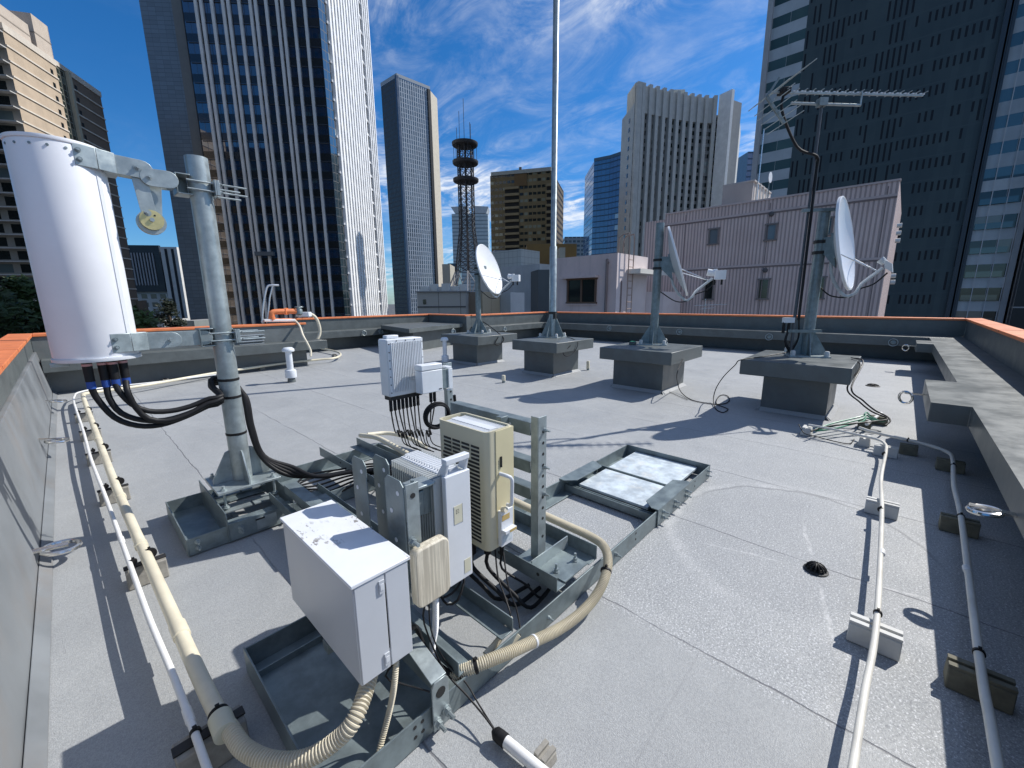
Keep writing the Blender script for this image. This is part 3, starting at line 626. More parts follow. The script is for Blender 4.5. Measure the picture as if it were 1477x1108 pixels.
m=MB(); m.box(1.48,1.534,1.46,1.50,.55,.90,M['galvd']); m.box(1.36,1.479,1.42,1.50,.60,.68,M['galvd']); m.box(1.36,1.479,1.42,1.50,.76,.84,M['galvd']); m.build('unit_bracket',rk,bevel=.002)
for z in(.85,.65,.5): bolt((1.585,1.255,z),(0,-1,0),.009,.035)
# mounting plates standing beside the cabinet
def mplate(x,y0,y1,z0,z1,mat='galvd'):
    m=MB(); r=.02; pts=[(x,y0,z0),(x,y1,z0),(x,y1,z1-r),(x,y1-r,z1),(x,y0+r,z1),(x,y0,z1-r)]; m.extr(pts,(.005,0,0),M[mat])
    for a,b in((.3,.05),(.7,.13),(.55,.24)): m.cyl((x,y0+(y1-y0)*a,z1-b),(x-.0012,y0+(y1-y0)*a,z1-b),.009,M['white'],10)
    m.build('mounting_plate',rk,bevel=.001)
mplate(.708,1.44,1.552,.13,.895); mplate(.775,1.385,1.505,.13,.895); mplate(.70,1.165,1.285,.42,.895)
m=MB(); m.box(.7055,.757,1.157,1.1635,.42,.885,M['galv'])
for z in(.84,.66,.47): m.cyl((.732,1.158,z),(.732,1.1555,z),.010 if z>.5 else .014,M['dark'],12)
m.build('mounting_flange',rk,bevel=.001)
bolt((.718,1.157,.672),(0,-1,0),.013,.04)
m=MB(); m.box(.70,.74,1.045,1.7,.1965,.203,M['galvd']); m.box(.70,.706,1.045,1.7,.13,.196,M['galvd']); m.box(.45,.70,1.30,1.34,.30,.34,M['galvd']); m.build('support_angle',rk,bevel=.0015)
m=MB(); pts=[(.665,1.0115,.02),(.735,1.0115,.02),(.735,1.0115,.20),(.722,1.0115,.215),(.678,1.0115,.215),(.665,1.0115,.20)]; m.extr(pts,(0,-.007,0),M['galv']); m.cyl((.70,1.0045,.165),(.70,1.003,.165),.02,M['dark'],14); m.extr([(.668,1.012,.209),(.732,1.012,.209),(.735,1.36,.30),(.675,1.36,.30)],(0,0,.006),M['galv']); m.build('foot_bracket',rk,bevel=.0015)
bolt((.68,1.004,.055),(0,-1,0),.014,.045); bolt((.718,1.004,.075),(0,-1,0),.014,.045)
m=MB(); m.box(.757,.79,1.225,1.285,.69,.815,M['galv']); m.box(.7905,.83,1.235,1.275,.70,.80,M['galvd']); m.box(.8305,.872,1.245,1.30,.69,.81,M['galvd']); m.box(.775,.872,1.215,1.30,.8155,.828,M['galv']); m.cyl((.77,1.224,.74),(.77,1.219,.74),.008,M['dark'],10); m.cyl((.80,1.26,.828),(.80,1.26,.845),.009,M['galv'],8); m.build('clamp_block',rk,bevel=.004)
# ================================================================== cabinet
t=thing('electrical_cabinet','pale grey steel cabinet with speckled white top, nearest unit on the rack','cabinet',(.544,1.34,.344))
cx0,cx1,cy0,cy1,cz0,cz1=.452,.637,1.062,1.622,.344,.698
m=MB(); m.box(cx0,cx1,cy0,cy1,cz0,cz1-.012,M['cab']); m.build('body',t,bevel=.003)
m=MB(); m.box(cx0-.007,cx1+.007,cy0-.009,cy1+.006,cz1-.0115,cz1,M['lid']); m.build('lid',t,bevel=.002)
m=MB(); m.box(cx0+.003,cx0+.098,cy0-.0055,cy0-.0005,cz0+.004,cz1-.014,M['cab']); m.build('door',t,bevel=.002)
m=MB(); m.box(cx0+.103,cx1-.003,cy0-.0055,cy0-.0005,cz0+.004,cz1-.014,M['cab']); m.build('door',t,bevel=.002)
m=MB(); m.box(cx0+.0985,cx0+.1025,cy0-.003,cy0-.0008,cz0+.07,cz1-.05,M['dark']); m.build('door_gap',t)
for z in(cz1-.075,cz0+.02):
    m=MB(); m.box(cx0+.078,cx0+.096,cy0-.010,cy0-.006,z,z+.045,M['cab']); m.box(cx0+.081,cx0+.093,cy0-.0115,cy0-.0102,z+.012,z+.034,M['white']); m.build('latch',t,bevel=.001)
# ================================================================== weathered junction box
t=thing('junction_box','weathered cream plastic box with rounded corners in front of the finned unit','box',(.77,1.13,.425))
m=MB(); pr=rrect(.698,.846,.425,.655,.028); m.extr([(a,1.112,b) for a,b in pr],(0,.040,0),M['bbox']); m.build('cover',t,bevel=.006)
m=MB(); m.box(.72,.82,1.1525,1.1565,.44,.63,M['galvd']); m.build('mount',t)
# ================================================================== finned radio unit
t=thing('radio_unit','white finned radio unit with plain front panel, cream label and top handle','radio unit',(.96,1.36,.37))
m=MB(); m.box(.915,1.005,1.215,1.53,.375,.832,M['white']); m.build('body',t,bevel=.004)
m=MB(); m.box(.898,1.022,1.190,1.214,.365,.838,M['white']); m.build('front_panel',t,bevel=.003)
m=MB()
for i in range(19):
    y=1.226+i*.0163; 
    m.box(.868,.9145,y,y+.0050,.385,.830-.0*(i%2),M['finw']); m.box(1.0055,1.034,y,y+.0050,.385,.830,M['finw'])
for i in range(16): m.box(.93,1.0,1.24+i*.018,1.246+i*.018,.8325,.842,M['white'])
m.build('heat_sink',t)
m=MB(); m.box(.934,.975,1.1882,1.1895,.628,.705,M['sticker']); 
for j in range(3): 
    m.box(.9435,.9465,1.1876,1.1881,.672+j*.007,.676+j*.007,M['dark']); m.box(.9505,.9585,1.1876,1.1881,.673+j*.007,.6745+j*.007,M['dark'])
m.box(.9755,.9765,1.1880,1.1895,.625,.706,M['dark']); m.build('label_plate',t)
m=MB(); m.box(.902,1.020,1.186,1.216,.885,.908,M['white'])
for x in(.905,1.004): m.extr([(x,1.20,.838),(x,1.25,.838),(x,1.216,.885),(x,1.188,.885)],(.013,0,0),M['white'])
m.build('handle',t,bevel=.003)
m=MB(); m.box(.978,1.012,1.1885,1.1897,.388,.45,M['sticker']); m.build('warning_label',t)
# ================================================================== beige louvred unit
bx0,bx1,by0,by1,bz0,bz1=1.18,1.349,1.257,1.608,.352,.932
t=thing('louvred_unit','tall beige plastic radio unit with louvred side, hanging between the white unit and the post','radio unit',((bx0+bx1)/2,(by0+by1)/2,bz0))
m=MB(); ro=rrect(bx0,bx1,by0,by1,.03,6); ri=rrect(bx0+.009,bx1-.009,by0+.009,by1-.009,.022,6); n=len(ro)
vs=[(a,b,bz0) for a,b in ro]+[(a,b,bz1) for a,b in ro]+[(a,b,bz1) for a,b in ri]+[(a,b,bz1-.05) for a,b in ri]
m.poly(vs,[tuple(range(n-1,-1,-1))]+[tuple(range(3*n,4*n))],M['beige'])
m.poly(vs,[(q*n+i,q*n+(i+1)%n,(q+1)*n+(i+1)%n,(q+1)*n+i) for q in range(3) for i in range(n)],M['beige'],True); m.build('cover',t,angle=35)
m=MB(); rows=25
for i in range(rows):
    z=bz1-.075-i*.0193
    for j in range(4):
        if i==2 and j==1: continue
        if i==3 and j==1: continue
        a=by0+.048+j*.066; b=a+.056
        if i>3: a,b=(by0+.048,by1-.04) if j==0 else (0,0)
        if b<=a: continue
        m.box(bx0-.0012,bx0+.004,a,b,z-.0108,z,M['dark']); m.extr([(bx0-.0013,a,z-.0108),(bx0-.006,a,z-.0128),(bx0-.006,a,z-.0142),(bx0-.0013,a,z-.0142)],(0,b-a,0),M['beige'])
for j in range(3): m.box(bx0-.0012,bx0,by1-.12-j*.0,by1-.085,bz1-.118-j*.006,bz1-.1165-j*.006,M['dark'])
m.build('louvres',t)
m=MB(); m.box(bx0+.03,bx1-.03,by0+.03,by1-.03,bz1-.0495,bz1-.02,M['white'])
for i in range(22): 
    y=by0+.035+i*.013; m.box(bx0+.012,bx0+.06,y,y+.005,bz1-.045,bz1-.008,M['white']); m.box(bx1-.06,bx1-.012,y,y+.005,bz1-.045,bz1-.008,M['white'])
m.box(bx0+.062,bx1-.062,by0+.04,by1-.03,bz1-.0195,bz1-.006,M['white']); m.build('heat_sink',t)
m=MB(); m.box(bx0+.055,bx1+.002,by0-.0035,by0+.02,bz0+.05,bz1-.004,M['beige2']); m.cyl((bx0+.085,by0-.0045,bz1-.13),(bx0+.085,by0-.0045,bz1-.18),.006,M['dark'],10)
for i in range(5): m.box(bx0+.068,bx0+.074,by0-.0045,by0-.0036,bz1-.15-i*.008,bz1-.148-i*.008,M['dark'])
m.build('side_panel',t,bevel=.002)
m=MB(); hx=bx0+.075; m.tube(spline([(hx,by0-.004,bz1-.21),(hx+.012,by0-.045,bz1-.215),(hx+.03,by0-.052,bz1-.235),(hx+.032,by0-.05,bz1-.30),(hx+.032,by0-.045,bz1-.36),(hx+.03,by0-.02,bz1-.37)],.01),.009,M['white'],10); m.build('handle',t)
m=MB(); m.box(bx0+.06,bx1-.03,by0-.026,by0-.004,bz0+.012,bz0+.19,M['white']); m.box(bx0+.062,bx1-.032,by0-.052,by0-.0265,bz0+.085,bz0+.10,M['white']); m.box(bx0+.064,bx0+.115,by0-.0275,by0-.0265,bz0+.142,bz0+.17,M['gold']); m.box(bx0+.09,bx1-.034,by0-.0535,by0-.0522,bz0+.086,bz0+.099,M['gold']); m.cyl((bx0+.073,by0-.02,bz0+.20),(bx0+.073,by0-.045,bz0+.205),.013,M['cream'],12); m.box(bx0+.066,bx1-.04,by0-.0275,by0-.0265,bz0+.03,bz0+.065,M['plate']); m.build('connector_panel',t,bevel=.0015)
# ================================================================== two white units on the rear post
t=thing('radio_unit','slim white ribbed radio unit high on the rear post, black cables below it','radio unit',(1.54,2.46,.87))
ax0,ax1,ay0,ay1,az0,az1=1.40,1.68,2.41,2.52,.872,1.256
m=MB(); pr=rrect(ax0,ax1,az0,az1,.012,3); m.extr([(a,ay0+.012,b) for a,b in pr],(0,ay1-ay0-.012,0),M['white']); m.build('body',t,bevel=.003)
m=MB()
m.box(ax0+.004,ax1-.004,ay0,ay0+.0115,az0+.006,az1-.004,M['white'])
for i in range(19): m.box(ax0+.025+i*.0128,ax0+.0315+i*.0128,ay0-.009,ay0-.0005,az0+(.03 if i<10 else .10),az1-.02,M['white'])
m.box(ax0+.16,ax0+.235,ay0-.004,ay0-.0005,az0+.03,az0+.085,M['white']); m.build('ribbed_cover',t,bevel=.0015)
m=MB()
for i in range(7):
    for x in(ax0+.012,ax1-.012): m.cyl((x,ay0,az0+.03+i*.054),(x,ay0-.003,az0+.03+i*.054),.004,M['dark'],8)
for i in range(3): m.cyl((ax0+.07+i*.07,ay0,az1-.012),(ax0+.07+i*.07,ay0-.003,az1-.012),.004,M['dark'],8)
m.build('screws',t)
m=MB(); m.box(ax0+.015,ax1-.015,ay0+.02,ay1-.01,az0-.028,az0-.0005,M['dark']); m.build('connector_base',t); m=MB(); m.box(ax0+.03,ax0+.12,ay1-.06,ay1-.01,az1+.0005,az1+.022,M['white']); m.build('top_hood',t,bevel=.005)
t=thing('radio_unit','small white box unit overlapping the ribbed unit, clamped to the rear post','radio unit',(1.66,2.33,.88))
m=MB(); m.box(1.572,1.746,2.292,2.37,.882,1.036,M['white']); m.build('body',t,bevel=.005)
m=MB(); m.box(1.571,1.747,2.291,2.371,1.038,1.078,M['white']); m.build('lid',t,bevel=.006)
m=MB(); m.box(1.71,1.735,2.2905,2.2915,.895,.902,M['dark']); m.build('nameplate',t)
m=MB(); m.box(1.747,1.80,2.30,2.36,.89,1.03,M['galvd']); m.box(1.79,1.835,2.30,2.37,.872,.884,M['white']); m.box(1.79,1.835,2.30,2.37,1.03,1.044,M['white']); m.box(1.80,1.835,2.292,2.3,.884,1.03,M['white']); m.build('post_clamp',t,bevel=.002)
# ================================================================== panel antenna (white drum) and its mast
PX,PY=.705,3.30
t=thing('antenna_mast','thick galvanised steel mast with gussets standing on the left ballast frame','mast',(PX,PY,.13))
m=MB(); m.tube([(PX,PY,.275),(PX,PY,2.375)],.0605,M['galv'],28); m.build('pole',t)
m=MB(); m.box(PX-.19,PX+.19,PY-.19,PY+.19,.258,.274,M['galv']); m.build('base_plate',t,bevel=.002)
for d in((1,0),(-1,0),(0,1),(0,-1)):
    d=Vector((*d,0)); q=Vector((-d.y,d.x,0)); o=Vector((PX,PY,.2745)); g=MB(); g.extr([o+d*.058-q*.005,o+d*.175-q*.005,o+d*.175-q*.005+Vector((0,0,.035)),o+d*.085-q*.005+Vector((0,0,.21)),o+d*.058-q*.005+Vector((0,0,.22))],q*.01,M['galv']); g.build('gusset',t,bevel=.001)
for a in(-1,1):
    for b in(-1,1):
        m=MB(); m.cyl((PX+a*.15,PY+b*.15,.14),(PX+a*.15,PY+b*.15,.305),.009,M['galv'],8); m.hexbolt((PX+a*.15,PY+b*.15,.275),(0,0,1),.016,.025,M['galv']); m.hexbolt((PX+a*.15,PY+b*.15,.15),(0,0,1),.016,.03,M['galv']); m.build('anchor_bolt',t)
    m=MB(); m.box(PX+a*.085-.08,PX+a*.085+.075,PY-.2,PY-.09,.1295,.137,M['galv']); m.build('foot_plate',t); m=MB(); m.box(PX+a*.085-.08,PX+a*.085+.075,PY+.09,PY+.2,.1295,.137,M['galv']); m.build('foot_plate',t)
for x in(PX-.20,PX+.19):
    m=MB(); m.box(x,x+.007,YB0-.012,YB1+.02,.01,.205,M['galvd']); m.build('cradle_plate',t,bevel=.0015)
m=MB(); m.box(PX-.192,PX+.189,YB0-.012,YB0-.005,.012,.1285,M['galvd']); m.box(PX-.192,PX+.189,YB0-.005,YB0+.06,.122,.1285,M['galvd']); m.box(PX-.04,PX+.08,YB0-.0155,YB0-.0125,.03,.11,M['galv']); m.box(PX-.045,PX+.01,YB0-.017,YB0-.0157,.095,.107,M['dark']); m.build('cradle_front',t,bevel=.0015)
for x,z in((PX-.13,.06),(PX-.13,.085),(PX+.15,.06)):
    m=MB(); m.hexbolt((x,YB0-.0125,z),(0,-1,0),.012,.035,M['galv']); m.build('bolt',t)
for z in(.98,.86,.60):
    m=MB(); m.lathe((PX,PY,z),[(.061,0),(.0635,.002),(.0635,.016),(.061,.018)],M['black'],24); m.build('cable_tie',t)
t=thing('drum_antenna','large white cylindrical antenna drum bracketed to the left mast','antenna',(.105,3.30,1.19))
RX,RY,RZ0,RZ1=.105,3.30,1.20,2.30; Rr=.178
m=MB(); m.lathe((RX,RY,0),[(Rr-.004,RZ0+.012),(Rr,RZ0+.02),(Rr,RZ1-.03),(Rr-.003,RZ1-.018)],M['whitew'],64); m.build('radome',t,angle=60)
m=MB(); m.lathe((RX,RY,0),[(Rr+.002,RZ1-.0175),(Rr+.004,RZ1-.012),(Rr+.002,RZ1),(Rr-.03,RZ1+.006),(.001,RZ1+.012)],M['whitew'],64); m.build('top_cap',t)
m=MB(); m.lathe((RX,RY,0),[(Rr+.004,RZ0-.008),(Rr+.006,RZ0-.004),(Rr+.006,RZ0+.0115),(Rr-.002,RZ0+.0118)],M['white'],64); m.build('bottom_plate',t)
m=MB(); m.box(RX-Rr-.012,RX-Rr+.06,RY-.06,RY-.02,RZ0-.03,RZ0-.009,M['galv']); m.build('drain_lug',t,bevel=.003)
for k in range(9):
    a=R(200+k*20); m=MB(); o=Vector((RX+math.cos(a)*(Rr-.001),RY+math.sin(a)*(Rr-.001),RZ1-.045)); dd=Vector((math.cos(a),math.sin(a),0)); m.cyl(o,o+dd*.004,.006,M['galvd'],10); m.build('screw',t)
m=MB(); a=R(318); dd=Vector((math.cos(a),math.sin(a),0)); qq=Vector((-dd.y,dd.x,0)); o=Vector((RX,RY,(RZ0+RZ1)/2))+dd*(Rr+.001); m.obox(o,(dd,qq,(0,0,1)),(.003,.012,(RZ1-RZ0)/2-.06),M['white']); m.build('seam_strip',t)
conn=[(RX-.055,RY-.085),(RX+.005,RY-.075),(RX+.045,RY-.085),(RX+.09,RY-.06)]
for i,(x,y) in enumerate(conn):
    m=MB(); m.cyl((x,y,RZ0-.0085),(x,y,RZ0-.075),.021,M['black'],16); m.cyl((x,y,RZ0-.0215),(x,y,RZ0-.034),.0218,M['pink'],16); m.build('connector',t)
def armset(z,upper):
    x0=RX+Rr-.01
    m=MB(); h_=.052; ya=RY-.172; m.extr([(x0-.115,ya,z-h_),(x0-.03,ya+.02,z-h_),(x0-.03,ya+.02,z+h_),(x0-.115,ya,z+h_)],(0,.006,0),M['galv']); m.extr([(x0-.0295,ya+.02,z-h_),(x0+.045,ya+.062,z-h_),(x0+.045,ya+.062,z+h_),(x0-.0295,ya+.02,z+h_)],(0,.007,0),M['galv']); m.box(x0-.01,x0+.05,ya+.07,RY+.03,z-h_+.004,z-h_+.011,M['galv']); m.box(x0-.01,x0+.05,ya+.07,RY+.03,z+h_-.011,z+h_-.004,M['galv']); m.box(x0+.02,x0+.027,ya+.07,RY+.03,z-h_+.0112,z+h_-.0112,M['galvd'])
    for q in(-.022,.022): m.cyl((x0-.095,ya+.005,z+q),(x0-.095,ya-.008,z+q),.011,M['galvd'],8); m.cyl((x0-.095,ya-.008,z+q),(x0-.095,ya-.016,z+q),.006,M['galv'],8)
    m.build('antenna_bracket',t,bevel=.003)
armset(2.235,True); armset(1.285,False)
# upper tilt linkage
yl=RY-.075
def link(a,b,w,y,th,name,mat='galv'):
    a=Vector((a[0],y,a[1])); b=Vector((b[0],y,b[1])); d=(b-a).normalized(); n_=Vector((-d.z,0,d.x)); m=MB(); pts=[]
    for k in range(9): an=math.pi/2+math.pi*k/8; pts.append(a+(d*math.cos(an)+n_*math.sin(an))*w)
    for k in range(9): an=-math.pi/2+math.pi*k/8; pts.append(b+(d*math.cos(an)+n_*math.sin(an))*w)
    m.extr(pts,(0,th,0),M[mat]); m.build(name,t,bevel=.0015)
link((.315,2.235),(.425,2.230),.048,yl-.028,.009,'tilt_arm'); link((.315,2.235),(.425,2.230),.048,yl+.035,.009,'tilt_arm')
link((.405,2.225),(.425,1.985),.034,yl-.016,.009,'tilt_arm'); link((.475,2.165),(.455,1.985),.030,yl+.02,.009,'tilt_arm')
link((.455,2.195),(.535,2.198),.047,yl-.030,.009,'tilt_arm'); link((.455,2.195),(.535,2.198),.047,yl+.035,.009,'tilt_arm')
m=MB(); m.cyl((.43,yl-.03,1.965),(.43,yl-.018,1.965),.054,M['brass'],28); m.cyl((.43,yl-.04,1.965),(.43,yl-.0305,1.965),.012,M['galv'],6); m.lathe((.43,yl+.03,1.955),[(.066,0),(.066,.045)],M['galv'],28,(0,-1,0))
for x,z in((.405,1.995),(.445,1.99)): m.cyl((x,yl-.032,z),(x,yl-.03,z),.005,M['dark'],8)
m.build('tilt_disc',t)
for x,z in((.405,2.235),(.45,2.195),(.415,2.0)):
    m=MB(); m.hexbolt((x,yl-.028,z),(0,-1,0),.013,.025,M['galv']); m.build('pivot_bolt',t)
link((.285,1.285),(.43,1.283),.046,yl-.032,.009,'lower_arm'); link((.285,1.285),(.60,1.281),.046,yl+.03,.009,'lower_arm')
m=MB(); m.hexbolt((.42,yl-.028,1.283),(0,-1,0),.013,.025,M['galv']); m.build('pivot_bolt',t)
for z,xs in((2.20,.575),(1.281,.575)):
    m=MB()  # open box bracket against the pole, clamp jaw behind, long studs
    for y in(RY+.06,): m.box(xs,xs+.075,y,y+.008,z-.058,z+.058,M['galvd'])
    m.box(xs,xs+.006,RY-.0595,RY+.0595,z-.058,z+.058,M['galvd']); m.box(xs+.0061,xs+.075,RY-.0595,RY+.0595,z-.058,z-.052,M['galv']); m.box(xs+.0061,xs+.075,RY-.0595,RY+.0595,z+.052,z+.058,M['galv'])
    m.build('pole_clamp',t,bevel=.0015)
    m=MB(); m.box(PX+.058,PX+.066,RY-.085,RY+.085,z-.045,z+.045,M['galv']); m.box(PX+.0665,PX+.085,RY-.085,RY-.079,z-.045,z+.045,M['galv']); m.box(PX+.0665,PX+.085,RY+.079,RY+.085,z-.045,z+.045,M['galv']); m.build('clamp_jaw',t,bevel=.002)
    for y in(-.07,.07):
        for q in(-.024,.024):
            m=MB(); m.cyl((xs+.05,RY+y,z+q),(PX+.235,RY+y,z+q),.0055,M['galv'],8); m.hexbolt((PX+.085,RY+y,z+q),(1,0,0),.010,.018,M['galv']); m.build('stud',t)
# feeder cables
lbs=('black feeder cable with blue tape leaving the drum at far left','black feeder cable second from left below the drum','black feeder cable third from left below the drum, bright blue tape','black feeder cable leaving the drum at far right')
dips=[((138,572),(165,602),(198,614),(232,613),(268,601),(300,586),(320,579)),((158,575),(175,596),(205,606),(238,606),(270,597),(300,584),(320,577)),((170,562),(190,583),(214,593),(245,593),(275,586),(302,575),(320,571)),((183,562),(196,588),(214,604),(240,607),(270,598),(300,582),(320,575))]
for i,(x,y) in enumerate(conn):
    a=Vector((x,y,RZ0-.075)); yy=y-.015*i
    pts=[a,a-Vector((0,0,.06))]+[onY(px,py,PY-.075-.012*i) for px,py in dips[i]]
    dx=.075+.006*i
    pts+=[Vector((PX-.09,PY+.06+.01*i,.985-.012*i)),Vector((PX+.0,PY+.085+.006*i,.975-.012*i)),Vector((PX+dx,PY+.03,.88-.01*i)),Vector((PX+dx+.01,PY+.0,.62)),Vector((PX+dx+.05,PY-.03,.40)),Vector((PX+.24+.02*i,PY-.10,.25+.012*i)),Vector((1.12,PY-.16-.035*i,.19+.01*i)),Vector((1.40,PY-.28-.04*i,.17+.015*i)),Vector((1.58,PY-.5-.06*i,.165+.02*i)),Vector((1.64,PY-.8,.2))]
    tt=thing('feeder_cable',lbs[i],'cable',a,'black feeder cables under the drum antenna')
    m=MB(); m.tube(spline(pts,.03),.0155,M['black'],10); m.build('sheath',tt)
    m=MB(); m.cyl(a-Vector((0,0,.0)),a-Vector((0,0,.045)),.0205,M['black'],14); m.cyl(a-Vector((0,0,.0455)),a-Vector((0,0,.085)),.0195,M['blue'],14); m.build('tape',tt)
# ================================================================== hoses and cables round the rack
def hose(name,label,cat,pts,r,mat,flex=False,n=10,pitch=.016,group=None,step=.03):
    t=thing(name,label,cat,pts[0],group); m=MB()
    if flex: flexhose(m,pts,r,M[mat],pitch)
    else: m.tube(spline(pts,step),r,M[mat],n)
    m.build('sheath',t); return t
def band(t,p,d,r,name='clamp',mat='black',w=.012,th=.0035,knob=True):
    p=Vector(p); d=Vector(d).normalized(); m=MB(); m.lathe(p-d*w/2,[(r,0),(r+th,.001),(r+th,w-.001),(r,w)],M[mat],20,d)
    if knob: m.obox(p+Vector((0,0,r+th+.002)),((1,0,0),(0,1,0),(0,0,1)),(.006,.005,.006),M[mat])
    m.build(name,t)
t=hose('corrugated_hose','thick beige corrugated hose dropping from the cabinet to the left pipe','hose',[Vector((.155,1.47,.15)),at(330,1050,.15),at(352,1080,.15),at(392,1098,.15),at(440,1095,.165),at(485,1068,.20),at(515,1030,.25),Vector((.545,1.16,.30)),Vector((.55,1.17,.345))],.0265,'flex',True,pitch=.0105)
t=hose('corrugated_hose','thin corrugated hose hanging from the cabinet down to the floor at the bottom edge','hose',[Vector((.60,1.10,.346)),at(569,985,.26),at(563,1020,.16),at(553,1060,.08),at(540,1108,.025),at(525,1150,.02)],.0105,'flex',True,pitch=.0065)
hp=[at(652,974,.10),at(672,966,.12),at(700,955,.135),at(735,941,.125),at(770,925,.10),at(805,908,.07),at(835,887,.062),at(858,862,.08),at(872,835,.12),at(877,808,.155),at(870,787,.175),at(850,773,.18),at(815,757,.185),at(780,741,.185),at(748,726,.185),at(722,714,.185),at(690,700,.185)]
t=hose('corrugated_hose','long beige corrugated hose curving over the right rail of the rack','hose',hp,.0245,'flex',True,pitch=.0085)
band(t,hp[2]*.5+hp[1]*.5,hp[2]-hp[1],.025); band(t,hp[8]*.6+hp[9]*.4,hp[9]-hp[8],.025); band(t,hp[4],hp[5]-hp[4],.0248,'joint_ring','white',.01,.002,False)
t=hose('cream_conduit','cream conduit lying along the channel behind the finned unit','conduit',[at(520,628,.16),at(545,632,.22),at(575,648,.235),at(600,662,.235),at(640,685,.235)],.024,'cream'); 
t=hose('cream_conduit','cream conduit emerging from behind the rack towards the black cable bundle','conduit',[at(530,627,.13),at(560,625,.10),at(590,632,.09),at(615,645,.06)],.022,'cream')
hose('white_conduit','white flexible conduit standing under the cream junction box','conduit',[Vector((.79,1.135,.424)),at(628,905,.28),at(624,935,.18),at(634,962,.11),at(655,975,.09)],.0125,'pvcw',True,pitch=.008)
hose('white_conduit','short pale conduit curving out of the thin wires below the louvred unit','conduit',[at(735,890,.16),at(731,905,.12),at(718,925,.07),at(700,945,.05)],.014,'hose')
hose('white_conduit','short pale conduit behind the one below the louvred unit, close to the rail','conduit',[at(748,915,.10),at(735,930,.07),at(715,944,.05),at(700,955,.05)],.014,'cream')
def cab(label,pts,r=.006,mat='black',group=None,name='cable',n=8):
    t=thing(name,label,'cable',pts[0],group); m=MB(); m.tube(spline(pts,.025),r,M[mat],n); m.build('sheath',t); return t
# jumpers below the two white units (nothing tells them apart)
g='black jumper cables hanging below the white units'
base=None
for i in range(10):
    x=1.425+.031*i; y=2.455 if i<8 else 2.34; z0=.842 if i<8 else .88
    a=Vector((x,y,z0)); e=at(583+4.6*i,640+2*(i%3),.2); mid=(a*.5+e*.5)+Vector((-.03+.01*(i%3),.0,-.05))
    t=thing('jumper_cable','thin black jumper cable in the bunch hanging below the white units','cable',a,g)
    m=MB(); m.tube(spline([a,a-Vector((0,0,.09)),mid,e+Vector((-.02,.02,.12)),e,e+Vector((.08,-.1,-.05))],.03),.0052,M['black'],7); m.build('sheath',t)
    m=MB(); m.cyl(a,a-Vector((0,0,.075)),.0115,M['black'],10); m.build('connector',t); m=MB(); k=mid*.45+e*.55+Vector((-.01,.01,.05)); m.cyl(k+Vector((-.006,.006,.03)),k-Vector((-.006,.006,.03)),.0095,M['black'],8); m.build('splice_sleeve',t)
t=thing('cable_coil','coil of black cable hung on the rear post below the small white box','cable',(1.78,2.34,.7)); m=MB()
for i in range(5): m.torus((1.70+.004*i,2.30+.012*i,.70+.006*(i%2)),(.25,1,.1),.085+.006*(i%3),.008,M['black'],32,8)
m.build('sheath',t)
cab('black cable falling beside the rear post, right of the small white box',[Vector((1.93,2.4,.80)),Vector((1.95,2.4,.60)),Vector((1.97,2.38,.45)),Vector((1.93,2.30,.25)),Vector((1.9,2.2,.15))],.012)
g='black cables dropping from the louvred unit'
for i,(x,y,ex,ey,r,lb) in enumerate(((1.21,1.56,700,860,.013,'thick black cable leftmost below the louvred unit'),(1.22,1.42,722,868,.014,'thick black cable second from left below the louvred unit'),(1.27,1.36,745,872,.012,'black cable third from left below the louvred unit'),(1.31,1.30,762,858,.0075,'thin black cable rightmost below the louvred unit'))):
    a=Vector((x,y,bz0+.01)); e=at(ex,ey,.05)
    t=thing('cable',lb,'cable',a,g); m=MB(); m.cyl(a,a-Vector((0,0,.10)),r*1.5,M['black'],12); m.tube(spline([a-Vector((0,0,.09)),a-Vector((0,0,.18)),e+Vector((0,0.02,.05)),e+Vector((.05,-.05,-.02)),e+Vector((.22,-.10+.03*i,-.01))],.025),r*.8,M['black'],9); m.build('sheath',t)
cab('thin black wire curving from the louvred unit into the short pale conduit',[Vector((1.27,1.31,bz0)),at(718,830,.24),at(728,860,.2),at(736,885,.165),at(735,892,.15)],.004)
cab('thin black wire running from the louvred unit to the rail hose',[Vector((1.3,1.29,bz0)),at(733,845,.22),at(744,875,.15),at(750,905,.10),at(750,918,.09)],.004)
cab('black cable looping out from under the finned unit beside the junction box',[Vector((.955,1.24,.372)),at(655,800,.36),at(668,815,.36),at(669,840,.33),at(660,866,.28),at(645,872,.26),at(636,860,.28)],.005)
cab('second black loop cable under the finned unit, tighter',[Vector((.955,1.25,.372)),at(652,808,.37),at(663,818,.36),at(664,840,.33),at(652,856,.30),at(640,862,.30)],.005)
cab('black cable from the cabinet side curving into the corrugated hose end',[Vector((.69,1.15,.34)),at(601,905,.28),at(612,932,.2),at(632,958,.14),at(655,973,.11)],.0085)
cab('thin black cable from the junction box running down to the white pipe end',[Vector((.74,1.13,.425)),at(612,900,.33),at(640,965,.16),at(675,1005,.09),at(700,1035,.06),at(716,1057,.045)],.0035)
cab('thin black wire beside the junction box conduit',[Vector((.755,1.13,.425)),at(622,910,.30),at(640,950,.18),at(672,985,.10),at(690,1015,.06),at(717,1058,.045)],.003)
cab('thin black wire under the cabinet with a small clip',[Vector((.62,1.08,.35)),at(556,975,.28),at(575,985,.23),at(600,992,.2),at(620,998,.19)],.003)
for i in range(7):
    y0=3.05+.06*i
    cab('slim black cable in the tangle between the mast foot and the rack',[Vector((.95,PY-.1-.02*i,.16)),Vector((1.15,y0-.05,.06+.01*i)),Vector((1.38,y0-.18,.14)),Vector((1.6,y0-.45,.19)),Vector((1.68,2.3,.2))],.008,'black','slim black cables tangled by the mast foot')
